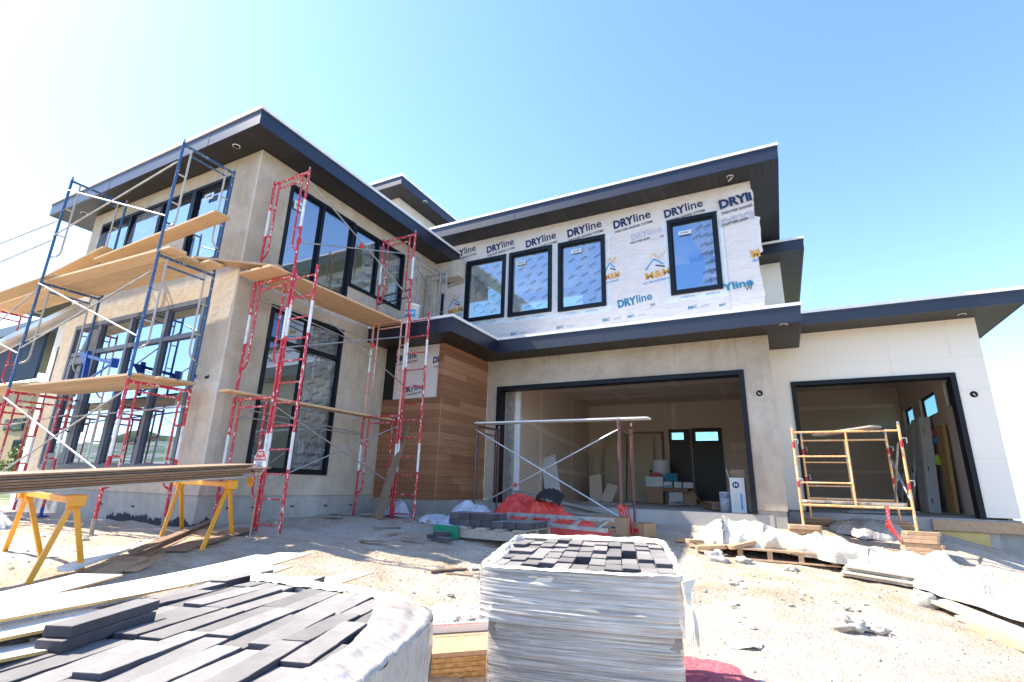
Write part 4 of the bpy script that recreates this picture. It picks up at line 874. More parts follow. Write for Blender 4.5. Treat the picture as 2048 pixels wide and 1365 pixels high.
plank((-7.05, 4.02, 3.80), (-10.35, 3.98, 3.62), .26, 'raised plank crossing below the top left windows'); plank((-10.2, 4.02, 3.86), (-12.3, 3.75, 3.30), .26, 'tilted raised plank at the far left of the blue scaffold')
plank((-7.55, 4.02, z+.08), (-6.45, 4.72, z+.02), .24, 'short plank bridging the tower corner between both scaffolds', 'boardl')
for k, (x, q) in enumerate(((-6.36, 'outer plank on the red scaffold beside the upper side windows'), (-6.61, 'middle plank on the red scaffold beside the upper side windows'), (-6.86, 'plank nearest the side wall on the red scaffold'))):
    plank((x+.03, 4.35, 2.96), (x+.06, 7.50, 2.96), .245, q, 'planky')
plank((-6.80, 4.35, 1.17), (-6.68, 7.75, 1.17), .25, 'single lower plank on the red scaffold across the tall side window', 'planky')
plank((-5.05, 8.30, 1.12), (-1.80, 8.30, 1.11), .24, 'long pale plank on top of the maroon scaffold', 'whiteboard', .026)
# aluminium extension board at the far left
t = thing('aluminium_walkboard', (-12, 3.2, 2.2), 'aluminium walkboard leaning through the far left of the scaffold', 'walkboard')
mb = MB(); mb.bar((-15.2, 3.05, 1.3), (-11.3, 4.2, 3.05), .03, .09, M['alu']); mb.build('side_rail', t); mb = MB(); mb.bar((-15.2, 3.25, 1.3), (-11.3, 4.4, 3.05), .03, .09, M['alu']); mb.build('side_rail', t)
mb = MB(); mb.bar((-15.2, 3.15, 1.33), (-11.3, 4.3, 3.08), .20, .02, M['alu']); mb.build('deck', t)
# things on the yellow scaffold
plank((.28, 9.25, -.10), (1.5, 9.12, -.115), .26, 'pale plank at the bottom front of the orange yellow scaffold', 'greywood', .03); plank((.25, 9.45, -.10), (.85, 9.85, -.10), .26, 'short pale plank lying askew on the orange yellow scaffold', 'greywood', .04)
plank((.6, 9.60, -.10), (1.58, 9.58, -.10), .26, 'rear pale plank at the bottom of the orange yellow scaffold', 'greywood', .03)
plank((.55, 9.6, .92), (1.30, 8.95, .97), .22, 'plaster covered board across the top of the orange yellow scaffold', 'greywood', .025)
# pail on the nose roof
t = thing('plaster_pail', (-6.16, 7.40, 3.0), 'white plaster pail on the lower roof behind the red scaffold', 'pail')
q_ = at(822, 655, 'y', 7.42); t.location = (q_.x, 7.42, 3.0); c = (q_.x, 7.42, 3.0)
mb = MB(); mb.lathe(c, [(.001, 0), (.125, 0), (.142, .32), (.15, .32), (.15, .35), (.135, .35), (.12, .03)], M['white'], 24); mb.build('bucket', t)
mb = MB(); mb.grid(lambda u, v: (c[0]+.1385*math.cos(-2.3+1.9*u), c[1]+.1385*math.sin(-2.3+1.9*u), c[2]+.08+.15*v), 10, 1, M['text_blue']); mb.text('Plaster', (c[0]+.06, c[1]-.145, c[2]+.15), X_, Z_, .09, M['white'], bold=.03); mb.build('label_band', t)

# ================================================================ SAWHORSES AND BOARDS
def sawhorse(a, b, feet, label):
    a = Vector(a); b = Vector(b); g = sum((gh(*f) for f in feet))/4; t = thing('sawhorse', ((a.x+b.x)/2, (a.y+b.y)/2, g), label, 'sawhorse', 'yellow folding sawhorses')
    mb = MB(); mb.bar(a, b, .04, .055, M['saw']); mb.build('beam', t, bevel=.006)
    for f, e in zip(feet, (a, a, b, b)):
        s_ = (e + ((b if e is a else a)-e).normalized()*.04); p = Vector((f[0], f[1], gh(*f)))
        mb = MB(); d = (p-s_); mb.bar(s_+Vector((0, 0, .02)), p, .042, .022, M['saw'], up_=(1, 0, 0)); mb.bar(s_+Vector((0, 0, .015)), s_+d*.12, .062, .036, M['saw'], up_=(1, 0, 0))
        mb.build('leg', t, bevel=.004)
    for e in (a, b):
        mb = MB(); mb.obox(e, (.035, 0, 0), (0, .06, 0), (0, 0, .05), M['saw']); mb.build('end_bracket', t, bevel=.01)
sawhorse((-5.35, 2.33, -.22), (-6.75, 2.50, -.20), [(-5.34, 2.14), (-5.42, 2.52), (-6.22, 2.55), (-7.2, 2.62)], 'yellow sawhorse nearest the left edge under the brown boards')
sawhorse((-5.50, 3.82, -.07), (-6.78, 4.00, -.06), [(-5.18, 3.40), (-5.85, 4.18), (-6.66, 3.84), (-7.0, 4.28)], 'yellow sawhorse near the tower corner under the brown boards')
rb = random.Random(4)
k = 0
for lay in range(7):
    for w_ in range(3):
        if lay > 4 and w_ == 2: continue
        x = -5.30-w_*.33+rb.uniform(-.03, .03); e0 = rb.uniform(-.25, .1); e1 = rb.uniform(-.12, .22); zz = -.155+lay*.021; y0, y1 = 1.35+e0, 3.95+e1
        if lay < 2: y1 -= .12
        s_ = lambda y: zz+(y-1.7)*.082
        plank((x+.12, y0, s_(y0)), (x-.14, y1, s_(y1)), .30, 'long brown siding board in the stack across both sawhorses' if lay not in (0,) else 'grey primed board at the bottom of the stack on the sawhorses', 'board' if lay else 'concb', .017, 'boards stacked on the sawhorses' if lay else 'bottom boards on the sawhorses', 'siding_board', 'board')
# boards dumped on the ground behind the white boards
for (a, b_, w_, l, m_) in (((-5.25, 2.75, .035), (-6.75, 4.45, .05), .20, 'brown board on the ground, left of the loose pile by the sawhorse', 'board'), ((-5.05, 2.62, .02), (-6.35, 4.25, .04), .30, 'wide tan board on top of the loose pile by the sawhorse', 'boardl'),
                           ((-5.35, 2.85, .08), (-6.9, 4.6, .09), .09, 'narrow brown strip along the back of the loose board pile', 'board'), ((-5.3, 3.2, .03), (-6.1, 4.55, .05), .25, 'short brown board at the right of the loose board pile', 'board'), ((-4.95, 2.35, .02), (-5.3, 2.9, .03), .2, 'tan board end poking out of the loose pile', 'boardl')):
    plank((a[0], a[1], gh(a[0], a[1])+a[2]), (b_[0], b_[1], gh(b_[0], b_[1])+b_[2]), w_, l, m_, .018, None, 'loose_board', 'board')
plank((-5.35, 2.35, gh(-5.35, 2.35)+.05), (-5.75, 3.0, gh(-5.75, 3.0)+.05), .14, 'short white topped offcut beside the sawhorse leg', 'whiteboard', .03, None, 'wood_offcut', 'offcut')
# long white primed boards at the bottom left, resting on the left paver pallet
def wboard(pts, w_, label, edge='boardedge'):
    mb = MB(); a, b_ = Vector(pts[0]), Vector(pts[1]); d = (b_-a).normalized(); sx = d.cross(Z_).normalized(); t_ = .009
    n = 10; top = []; 
    for i in range(n+1):
        c = a+(b_-a)*i/n; c.z -= .03*math.sin(math.pi*i/n); top.append((c-sx*w_/2, c+sx*w_/2))
    for i in range(n):
        (p0, q0), (p1, q1) = top[i], top[i+1]; dn = Vector((0, 0, -t_))
        mb.poly([p0, q0, q1, p1], M['whiteboard']); mb.poly([p0+dn, p1+dn, q1+dn, q0+dn], M['whiteboard']); mb.poly([p0, p1, p1+dn, p0+dn], M[edge]); mb.poly([q0, q0+dn, q1+dn, q1], M[edge])
    for (p, q) in (top[0], top[-1]): mb.poly([p, q, q+Vector((0, 0, -t_)), p+Vector((0, 0, -t_))], M['whiteboard'])
    return mb.build('primed_board', None, label, 'board')
wboard([(-2.10, .52, -.40), (-3.62, 3.18, -.575)], .26, 'topmost wide white primed board with a square far end')
wboard([(-2.32, .42, -.435), (-3.80, 3.10, -.60)], .26, 'white primed board lying left of the topmost one')
wboard([(-1.93, .48, -.42), (-2.92, 2.45, -.53)], .17, 'shorter white board with a yellowish edge beside the pavers')
wboard([(-1.90, .55, -.455), (-3.02, 3.32, -.68)], .20, 'lowest white board whose far end sticks out to the right')
wboard([(-2.55, .35, -.455), (-3.35, 1.65, -.52)], .24, 'white board end at the far left behind the others')
mb = MB(); mb.bar((-3.95, 2.95, gh(-3.7, 3)+.1), (-3.1, 3.0, gh(-3.1, 3)+.1), .12, .24, M['greywood']); mb.build('timber_block', None, 'timber block under the far ends of the white boards', 'timber block')

# ================================================================ PAVERS
def brick_mesh(L, w, h, seed):
    mb = MB(); rg = random.Random(seed); L2, w2 = L/2, w/2; j = lambda s_=.002: rg.uniform(-s_, s_); n = 10
    pts = [(-L2+L*i/n, -w2+j()) for i in range(n+1)]+[(L2-L*i/n, w2+j()) for i in range(n+1)]
    mb.prism([(x, y, 0) for x, y in pts], (0, 0, h), M['paver']); o = mb.build('paver', None, origin=(0, 0, 0), bevel=.003); return o
def lay(poly, O, v, L, w, h, ztop, layers, label, group, seed, lmax=999, jit=.5, gaps=.03, slope=(0, 0)):
    rg = random.Random(seed); protos = [brick_mesh(L, w, h, seed+k) for k in range(3)]; used = [False]*3
    v = Vector((*v, 0)).normalized(); u = Vector((v.y, -v.x, 0)); ang = math.atan2(v.y, v.x); n = 0
    def inside(p):
        c = False; m = len(poly)
        for i in range(m):
            (x0, y0), (x1, y1) = poly[i], poly[(i+1) % m]
            if (y0 > p.y) != (y1 > p.y) and p.x < (x1-x0)*(p.y-y0)/(y1-y0)+x0: c = not c
        return c
    for ly in range(layers):
        for i in range(-14, 15):
            off = rg.uniform(-.5, .5)*L*jit+(i % 2)*L*.3
            for j in range(-8, 9):
                c = Vector((O[0], O[1], 0))+u*(i*(w+.0025))+v*(j*(L+.006)+off)
                if not inside(c) or (ly == 0 and rg.random() < gaps) or n >= lmax: continue
                k = rg.randrange(3)
                if used[k]: o = protos[k].copy(); COL.objects.link(o)
                else: o = protos[k]; used[k] = True
                z = ztop-(ly+1)*(h+.002)+(rg.choice((0, 0, .002, .005, .010, .014)) if ly == 0 else 0)+slope[0]*(c.x-O[0])+slope[1]*(c.y-O[1])
                o.location = (c.x, c.y, z); o.rotation_euler = (rg.uniform(-.03, .03)*(ly == 0), rg.uniform(-.03, .03)*(ly == 0), ang+rg.uniform(-.012, .012)); o.location.z += .004*(ly == 0)
                tag(o, label, 'paver', group); n += 1
    for k in range(3):
        if not used[k]: bpy.data.objects.remove(protos[k])
    return n
LV = (-.33, .944)
n1 = lay([(-2.62, 2.02), (-1.62, 2.02), (-.96, .98), (-.9, .5), (-1.3, .1), (-2.1, .30), (-2.35, 1.0)], (-1.7, 1.3), LV, .40, .088, .032, -.50, 2, 'long charcoal paver among those laid across the left plastic wrapped pallet', 'pavers on the left pallet', 21, gaps=.03)
for k, (c, z, l) in enumerate((((-1.99, 1.02), -.494, 'lower paver of the loose pair stacked at the far left of the pallet'), ((-2.0, 1.035), -.460, 'upper paver of the loose pair stacked at the far left of the pallet'))):
    o = brick_mesh(.36, .085, .032, 60+k); o.location = (*c, z); o.rotation_euler = (0, 0, math.atan2(.944, -.40)+.03*k); tag(o, l, 'paver')
RV = (-.27, .963)
n2 = lay([(-1.39, 2.55), (-.51, 2.76), (-.82, 3.82), (-1.74, 3.58)], (-1.04, 2.9), RV, .21, .085, .048, -.395, 2, 'small charcoal paver on the tall plastic wrapped pallet', 'pavers on the tall wrapped pallet', 31, jit=.6, gaps=.07, slope=(0, .035))
# --- shrink wrap of the tall pallet
def fold(x, y, z, s=1): return noise.noise((x*s, y*s, z*s))
WC = [(-1.42, 2.40), (-.44, 2.63), (-.80, 3.93), (-1.80, 3.66)]
def wrap_side(mb, C, z0, z1, m, nz, amp, tilt=.12, bulge=.0, z1f=None):
    per = []; n = 46
    for i in range(4):
        a, b_ = Vector(C[i]), Vector(C[(i+1) % 4])
        for k in range(n):
            t_ = k/n; p = a+(b_-a)*t_; c = sum((Vector(q) for q in C), Vector((0, 0)))/4
            e = min(t_, 1-t_); p = c+(p-c)*(1-.035*math.exp(-e*16)); per.append((p, (b_-a).normalized()))
    N = len(per)
    def fn(u, v):
        k = int(round(u*N)) % N; p, d = per[k]; nr = Vector((d.y, -d.x)); zt = z1 if not z1f else z1f(p); z = z0+(zt-z0)*v
        s_ = u*4+.0; zz = z+tilt*math.sin(u*2*math.pi+.6)*.35
        o = amp*(.5*abs(noise.noise((u*6, zz*26, 1)))+.5*abs(noise.noise((u*10, zz*70, 5)))+.7*noise.noise((u*5, zz*4, 2)))
        o += bulge*math.sin(math.pi*v); q = p+nr*o; return (q.x, q.y, z)
    mb.grid(fn, N, nz, M[m])
mb = MB(); wrap_side(mb, WC, -.64, -.375, 'wrap', 70, .016, z1f=lambda p: -.385+.035*(p.y-2.5)); 
wc2 = [(-1.385, 2.435), (-.46, 2.655), (-.81, 3.90), (-1.77, 3.64)]; wrap_side(mb, wc2, -1.45, -.635, 'wrap', 80, .014)
rr_ = [(*p, 0) for p in WC]
def rim(mb, C, z, r_, m, seed, inn=.07, sl=.035):
    pts = []; n = 40
    for i in range(4):
        a, b_ = Vector(C[i]), Vector(C[(i+1) % 4])
        for k in range(n):
            t_ = k/n; p = a+(b_-a)*t_; c = sum((Vector(q) for q in C), Vector((0, 0)))/4; e = min(t_, 1-t_); pts.append((c+(p-c)*(1-.05*math.exp(-e*14)), i+t_, (c-p).normalized()))
    N = len(pts)
    def fn(u, v):
        k = int(round(u*N)) % N; p, s_, inw = pts[k]; a = v*math.pi*1.25-.45
        front = math.exp(-((s_-.0) % 4)**2*1.2)+math.exp(-(((-s_) % 4))**2*.8); wdt = inn*(.55+.75*abs(noise.noise((s_*2.2, seed, 0)))+1.1*front)
        hh = r_*(.6+1.0*abs(noise.noise((s_*3, seed, 4)))+.3*noise.noise((s_*11, v*3, seed)))
        q = p+inw*(wdt*(v**1.2)-.012)+inw*.012*noise.noise((s_*13, v*4, 2))
        zz = z+sl*(p.y-2.5)+hh*math.sin(math.pi*min(1, v*1.15+.08))*(1-.3*v)-.012*(v > .9)+.006*noise.noise((s_*25, v*8, 1))
        return (q.x, q.y, zz)
    mb.grid(fn, N, 14, M[m])
t = thing('wrapped_pallet', (-1.05, 3.0, gh(-1.05, 3.0)), 'tall two tier pallet load bound in plastic wrap, centre foreground', 'wrapped pallet')
mb.build('plastic_wrap', t)
mb = MB()
for k in range(5): mb.bar(Vector((-1.345, 2.462, -.655)).lerp(Vector((-.505, 2.665, -.655)), k/4-.03), Vector((-1.345, 2.462, -.655)).lerp(Vector((-.505, 2.665, -.655)), k/4+.03), .02, .07, M['greywood'])
mb.bar((-1.36, 2.456, -.695), (-.49, 2.666, -.695), .02, .018, M['greywood']); mb.build('inner_slat', t)
mb = MB(); rim(mb, WC, -.396, .020, 'wrapw', 3, .050); mb.build('bunched_rim', t)
mb = MB(); mb.add([(*p, z_) for z_ in (-1.5, -.50) for p in [(-1.36, 2.46), (-.49, 2.68), (-.82, 3.86), (-1.74, 3.62)]], [(3, 2, 1, 0), (4, 5, 6, 7), (0, 1, 5, 4), (1, 2, 6, 5), (2, 3, 7, 6), (3, 0, 4, 7)], M['load']); mb.build('inner_load', t)
# knotted tail of plastic at the right corner
mb = MB(); kx, ky, kz = -.425, 2.61, -.50
for k in range(13):
    a = k*.6; L_ = .12+.09*((k*37) % 10)/10
    mb.tube([(kx-.008, ky-.004, kz+.008), (kx+.006+.005*math.cos(a), ky-.012+.005*math.sin(a), kz-.012), (kx+.014+.011*math.cos(a), ky-.012+.011*math.sin(a), kz-.06), (kx+.012+.018*math.cos(a), ky-.008+.02*math.sin(a), kz-L_)], [.003, .005, .006, .002], M['wrapw'], 6)
for k in range(9): mb.tube([(kx-.028+.004*k, ky+.015*k, -.40), (kx-.022+.002*k, ky+.006*k, (kz-.40)/2), (kx-.004, ky-.002, kz)], [.008, .007, .005], M['wrapw'], 6)
mb.build('knotted_tail', t)
# --- left pallet wrap: strip along the far rim, fold over the right edge and hanging side
t = thing('wrapped_pallet', (-1.6, 1.4, gh(-1.6, 1.4)), 'low pallet load with its plastic wrap torn open and folded to the right, bottom left', 'wrapped pallet')
inn = [at(*p, 'z', -.492) for p in ((752, 1197), (742, 1235), (716, 1275), (690, 1298), (640, 1330), (585, 1352), (540, 1372), (470, 1420))]
out_ = [at(*p, 'z', -.485) for p in ((868, 1226), (856, 1245), (830, 1270), (800, 1298), (768, 1326), (736, 1352), (716, 1372), (680, 1430))]
def interp(L_, t_): k = t_*(len(L_)-1); i = min(int(k), len(L_)-2); return L_[i].lerp(L_[i+1], k-i)
def topf(u, v):
    p = interp(inn, v).lerp(interp(out_, v), u); p = p.copy(); s_ = noise.noise((u*2+v*7, v*1.5-u*3, 3)); s2 = noise.noise((u*3+v*26, (v-u)*2, 8))
    p.z += .02*math.sin(math.pi*min(1, u*1.3))*(1-.6*u)+.015*abs(s_)+.006*s2-.012*(u > .98); return p
mb = MB(); mb.grid(topf, 26, 60, M['wrapl'])
def sidef(u, v):
    p = interp(out_, v).copy(); z0 = topf(1, v).z; p.z = z0+(-1.3-z0)*u; s_ = .012*noise.noise((v*5, p.z*5+v*5, 2))+.007*abs(noise.noise((v*16+p.z*9, p.z*8, 7))); p.x += s_+.03*u*0; p.y += .3*s_; return p
mb.grid(sidef, 50, 60, M['wrapl'])
c0 = out_[0]; c1 = at(560, 1168, 'z', -.50)
def backf(u, v):
    p = c0.lerp(c1, v).copy(); z0 = topf(1, 0).z*(1-v)-.5*v; p.z = z0+(-1.25-z0)*u; p.y += .015*noise.noise((v*12, p.z*10, 2)); return p
mb.grid(backf, 20, 30, M['wrapl'])
mb.build('torn_plastic_wrap', t)
mb = MB(); ra = [at(*p, 'z', -.50) for p in ((868, 1224), (800, 1196), (720, 1178), (640, 1168), (545, 1152), (500, 1150))]; rb_ = [at(*p, 'z', -.495) for p in ((760, 1205), (745, 1196), (690, 1186), (620, 1178), (545, 1166), (500, 1162))]
def rimf(u, v): p = interp(ra, v).lerp(interp(rb_, v), u).copy(); p.z += .018*math.sin(math.pi*u)+.014*abs(noise.noise((u*3, v*14, 1)))+.006*noise.noise((u*8, v*40, 2)); return p
mb.grid(rimf, 10, 60, M['wrapw']); mb.build('bunched_rim', t)
mb = MB(); pl = [(-2.5, 1.9), (-1.66, 1.88), (-1.06, .98), (-1.1, .1), (-2.3, .1)]; mb.prism([(x, y, -1.3) for x, y in pl], (0, 0, .695), M['paver']); mb.build('inner_load', t)
# white plastic strip blown out behind the left pallet
# ================================================================ TARPS, PILES
def crumple(name, label, cat, c, ax, ay, h, m, seed, nx=90, ny=70, ang=0, f=1.0, zoff=0, base=None, edge=.35, sharp=1.0, sup=None):
    ca, sa = math.cos(ang), math.sin(ang); mb = MB()
    def fn(u, v):
        a, b_ = (u*2-1), (v*2-1); rr = math.sqrt(a*a+b_*b_); th = math.atan2(b_, a); R_ = .82+.30*noise.noise((math.cos(th)*1.3+seed, math.sin(th)*1.3, seed))+.10*noise.noise((math.cos(th)*4, math.sin(th)*4, seed))
        mx = max(abs(a), abs(b_)); k = (mx/rr if rr > 1e-6 else 1); a2, b2 = a*k*R_, b_*k*R_; q = mx
        x = c[0]+(a2*ax*ca-b2*ay*sa); y = c[1]+(a2*ax*sa+b2*ay*ca)
        e = max(0, 1-q**2.2); wx = noise.noise((x*1.4*f+seed, y*1.4*f, seed)); wy = noise.noise((x*1.4*f, y*1.4*f+seed, seed+4)); an = seed*1.7
        s1 = math.sin((x*math.cos(an)+y*math.sin(an))*7*f+6*wx); s2 = math.sin((x*math.cos(an+1.1)+y*math.sin(an+1.1))*15*f+9*wy); s3 = 1-2*abs(noise.noise((x*7*f+3*wx, y*7*f, seed)))
        z = h*(e**.55)*(.66+.26*noise.noise((x*1.9*f+seed, y*1.9*f, seed+9))+.10*s1+.04*s2+.05*s3)+(1-e)*(.012+.010*s2)
        g = base if base is not None else gh(x, y)
        return (x, y, g+zoff+max(.004, z))
    mb.grid(fn, nx, ny, M[m]); return mb.build(name, None, label, cat)
def roll(name, label, cat, path, wid, hgt, m, seed, parent=None):
    P = [Vector((x, y, gh(x, y)+z)) for x, y, z in path]; mb = MB()
    def fn(u, v):
        k = u*(len(P)-1); i = min(int(k), len(P)-2); t_ = k-i; p = P[i].lerp(P[i+1], t_); d = (P[min(i+1, len(P)-1)]-P[max(i, 0)]); d.z = 0; d.normalize(); s_ = Vector((d.y, -d.x, 0))
        en = min(1, 5*u, 5*(1-u))**.5; w = (wid[i]+(wid[i+1]-wid[i])*t_)*en; hh = (hgt[i]+(hgt[i+1]-hgt[i])*t_)*en
        a = math.pi*v; wv = noise.noise((u*7, v*1.5, seed)); rr = 1+.22*wv+.10*math.sin(v*9+u*26+6*wv)+.05*math.sin(v*14-u*44+6*noise.noise((u*10, v*3, seed+3)))+.03*(1-2*abs(noise.noise((u*40, v*6, seed+5))))
        q = p+s_*(w*math.cos(a)*rr)+Vector((0, 0, max(-.02, hh*math.sin(a)**.8*rr))); return q
    mb.grid(fn, 170, 40, M[m]); return mb.build(name, parent, label, cat)
roll('rolled_tarp', 'long bunched cream plastic sheet lying on pallets in front of the single garage', 'plastic sheet', [(-1.25, 8.15, .04), (-.8, 8.2, .08), (-.25, 8.15, .08), (.35, 8.0, .08), (.9, 7.75, .08), (1.35, 7.45, .05)], [.22, .36, .32, .28, .30, .20], [.24, .34, .28, .25, .22, .14], 'whitetarp', 4)
crumple('plastic_sheet', 'cream plastic sheet spread over boards at the right edge', 'plastic sheet', (1.72, 6.95), .95, .50, .36, 'whitetarp', 12, ang=-.95, zoff=.06, f=1.1)
crumple('plastic_sheet', 'crumpled cream plastic heap between the two spread sheets', 'plastic sheet', (1.28, 7.45), .58, .40, .42, 'whitetarp', 15, zoff=.04, f=.9)
crumple('plastic_sheet', 'grey translucent sheet heaped under the orange yellow scaffold', 'plastic sheet', (1.05, 9.85), .62, .42, .26, 'greytarp', 5, f=1.3)
crumple('tarp', 'pink red tarp crumpled on the ground at the foot of the tall pallet', 'tarp', (-.62, 4.0), .46, .26, .07, 'pink', 8, f=1.6, ang=-.12)
crumple('plastic_scrap', 'scrap of dusty crumpled plastic lying on the gravel', 'plastic scrap', (-.40, 4.62), .17, .13, .03, 'whitetarp', 9, f=3.0)
crumple('red_tarp', 'bright red tarp heaped beside the cedar wall in front of the garage', 'tarp', (-3.72, 7.80), .80, .50, .66, 'redc', 6, ang=-.10, f=1.1)
crumple('red_tarp', 'lower fold of red tarp between the pavers and the garage floor', 'tarp', (-3.05, 7.35), 1.0, .40, .34, 'redc', 16, ang=-.05, f=1.4)
crumple('plastic_sheet', 'milky plastic sheet heaped left of the red tarp', 'plastic sheet', (-4.55, 7.45), .50, .42, .42, 'cleartarp', 7, f=1.2)
crumple('plastic_sheet', 'thin milky plastic trailing over the gravel left of the red tarp', 'plastic sheet', (-4.85, 7.0), .42, .30, .16, 'cleartarp', 17, f=1.8)
crumple('plastic_sheet', 'clear plastic bag lying at the foot of the leaning cedar board', 'plastic sheet', (-6.05, 7.45), .30, .20, .30, 'cleartarp', 27, f=2)
crumple('plastic_bag', 'light blue plastic bag behind the tall pallet', 'plastic bag', (-2.35, 6.5), .22, .16, .20, 'cleartarp', 37, f=2)
crumple('plastic_sheet', 'white plastic heap behind the left sawhorse', 'plastic sheet', (-10.0, 3.2), 1.1, .35, .30, 'cleartarp', 19, f=1)
crumple('plastic_sheet', 'white plastic film on top of the strand board bundle', 'plastic sheet', (-2.37, 3.80), .30, .26, .13, 'whitetarp', 29, base=-1.0, f=2)
# --- cleaner: green skid with dark pavers behind
DX, DY = .48, -.30
t = thing('pallet', (-3.6, 6.4, gh(-3.6, 6.4)), 'green and bare wood pallet carrying dark pavers, beside the red tarp', 'pallet')
gz = gh(-3.7, 6.3)
for k in range(3): mb = MB(); mb.box(-4.07, -2.87, 5.92+k*.38, 6.0+k*.38, gz+.02, gz+.13, M['greywood'] if k else M['greywood']); mb.build('stringer', t)
for k in range(5): mb = MB(); mb.box(-4.07+k*.265, -3.93+k*.265, 5.90, 6.78, gz+.132, gz+.152, M['greywood']); mb.build('deck_board', t)
mb = MB(); mb.box(-4.16, -4.10, 5.90, 6.78, gz+.0, gz+.16, M['green']); mb.box(-4.16, -3.78, 5.86, 5.895, gz+.0, gz+.16, M['green']); mb.build('green_side_board', t)
def box_brick(L, w, h): return brick_mesh(L, w, h, 77)
pb = None; rg = random.Random(6)
for ly in range(2):
    for i in range(7):
        for j in range(3):
            if ly == 1 and (i > 3 or j > 1): continue
            o = brick_mesh(.16, .19, .08, 77) if pb is None else pb.copy()
            if pb is None: pb = o
            else: COL.objects.link(o)
            o.location = (-3.96+i*.17+rg.uniform(-.008, .008), 6.12+j*.21, gz+.155+ly*.083); o.rotation_euler = (0, 0, rg.uniform(-.05, .05)); tag(o, 'blocky charcoal paver on the green sided pallet', 'paver', 'pavers on the green sided pallet')
crumple('plastic_sheet', 'white plastic hanging over the green sided pallet', 'plastic sheet', (-3.94, 5.98), .36, .09, .06, 'cleartarp', 47, f=2.5, zoff=.13)
# dark loose pavers in front of it
for k, (x, y, r_) in enumerate(((-4.02, 5.72, .2), (-3.96, 5.76, .5), (-3.84, 5.66, -.1))):
    o = brick_mesh(.2, .09, .05, 78+k); o.location = (x, y, gh(x, y)+(.02 if k != 1 else .06)); o.rotation_euler = (0, 0, r_); tag(o, ['loose dark paver at the foot of the green pallet, on the left', 'loose dark paver lying on top of two others by the green pallet', 'loose dark paver at the foot of the green pallet, on the right'][k], 'paver')
# grey steel ladder-like truss lying over the red tarp
t = thing('steel_truss', (-3.2, 7.3, -.4), 'grey steel truss lying across the red tarp', 'truss')
A, B_ = Vector((-3.68, 7.05, -.40)), Vector((-2.05, 6.95, -.40)); A2, B2 = Vector((-3.60, 6.72, -.47)), Vector((-2.0, 6.5, -.50))
for (p, q) in ((A, B_), (A2, B2)): mb = MB(); mb.bar(p, q, .05, .05, M['galv']); mb.build('rail', t)
for k in range(5): mb = MB(); mb.bar(A.lerp(B_, .04+k*.23), A2.lerp(B2, .02+k*.22), .045, .03, M['galv']); mb.build('rung', t)
t = thing('storage_tray', (-3.55, 7.7, -.3), 'black ribbed plastic tray on the red tarp', 'tray')
mb = MB(); c = at(1093, 992, 'y', 7.7)
mb.grid(lambda u, v: (c.x-.24+.48*u, 7.62+.25*v, c.z-.10+.16*v+.05*math.sin(math.pi*u)-.06*(abs(u-.5)*2)**3+.012*(int(u*12) % 2)), 24, 8, M['black']); mb.build('tray_body', t)
def carton(c, sx, sy, sz, rz, label, m='card', txt=None, tm='text_red', open_=False, parent=None, name='cardboard_box', cat='box', tx=None):
    t = thing(name, c, label, cat, rz=rz) ; mb = MB(); x, y = sx/2, sy/2
    mb.wall((-x, -y, 0), X_, Z_, (0, .006, 0), sx, sz, [], M[m]); mb.wall((-x, y-.006, 0), X_, Z_, (0, .006, 0), sx, sz, [], M[m]); mb.box(-x, -x+.006, -y, y, 0, sz, M[m]); mb.box(x-.006, x, -y, y, 0, sz, M[m]); mb.box(-x, x, -y, y, 0, .005, M[m])
    if not open_: mb.box(-x, x, -y, y, sz-.004, sz, M[m])
    o = mb.build('carton', None, origin=(0, 0, 0)); o.parent = t
    if open_:
        mb = MB(); mb.bar((-x, 0, sz), (-x-.04, 0, sz+sz*.25), sy, .005, M[m], up_=(1, 0, 0)); mb.bar((0, y, sz), (0, y+.04, sz+sz*.25), sx, .005, M['card'], up_=(0, 1, 0)); o = mb.build('flap', None, origin=(0, 0, 0)); o.parent = t
    if txt:
        mb = MB(); (tx or (lambda q: q.text(txt, (0, -y-.003, sz*.55), X_, Z_, sz*.25, M[tm], bold=.02, w=sx*.5)))(mb); o = mb.build('printed_label', None, origin=(0, 0, 0)); o.parent = t
    return t
def lab2(q):
    q.box(-.12, .12, -.183, -.18, .10, .13, M['text_black']); q.box(-.12, .12, -.183, -.18, .05, .075, M['text_red']); q.text('FRAGILE', (0, -.185, .115), X_, Z_, .03, M['band']); q.text('HANDLE WITH CARE', (0, -.185, .0625), X_, Z_, .02, M['band'])
cb = at(1228, 1040, 'y', 7.95)
carton((-2.42, 8.05, gh(-2.4, 8.05)+.0), .58, .36, .26, .05, 'closed cardboard box with a red and black label beside the maroon scaffold leg', 'card', 'x', tx=lab2)
carton((-2.0, 8.25, gh(-2.0, 8.25)), .34, .30, .20, -.45, 'smaller cardboard box turned aside behind the maroon scaffold leg', 'card', 'x', tx=lambda q: q.box(-.10, .08, -.153, -.15, .06, .12, M['text_red']))
crumple('paper_sack', 'crumpled kraft paper sack between the red tarp and the cardboard box', 'sack', (-2.95, 8.25), .42, .22, .20, 'card', 51, f=1.6)
# boards leaning into the garage over the threshold
for (a, b_, w_, l) in (((-5.0, 9.9, -.10), (-2.9, 9.4, -.42), .20, 'long weathered board sloping out of the garage behind the red tarp'), ((-4.6, 9.75, -.28), (-3.1, 9.15, -.50), .16, 'lower weathered board sloping out of the garage'), ((-3.4, 8.9, -.42), (-2.3, 8.75, -.46), .18, 'brown board lying along the garage threshold')): plank(a, b_, w_, l, 'greywood', .03, None, 'loose_board', 'board')
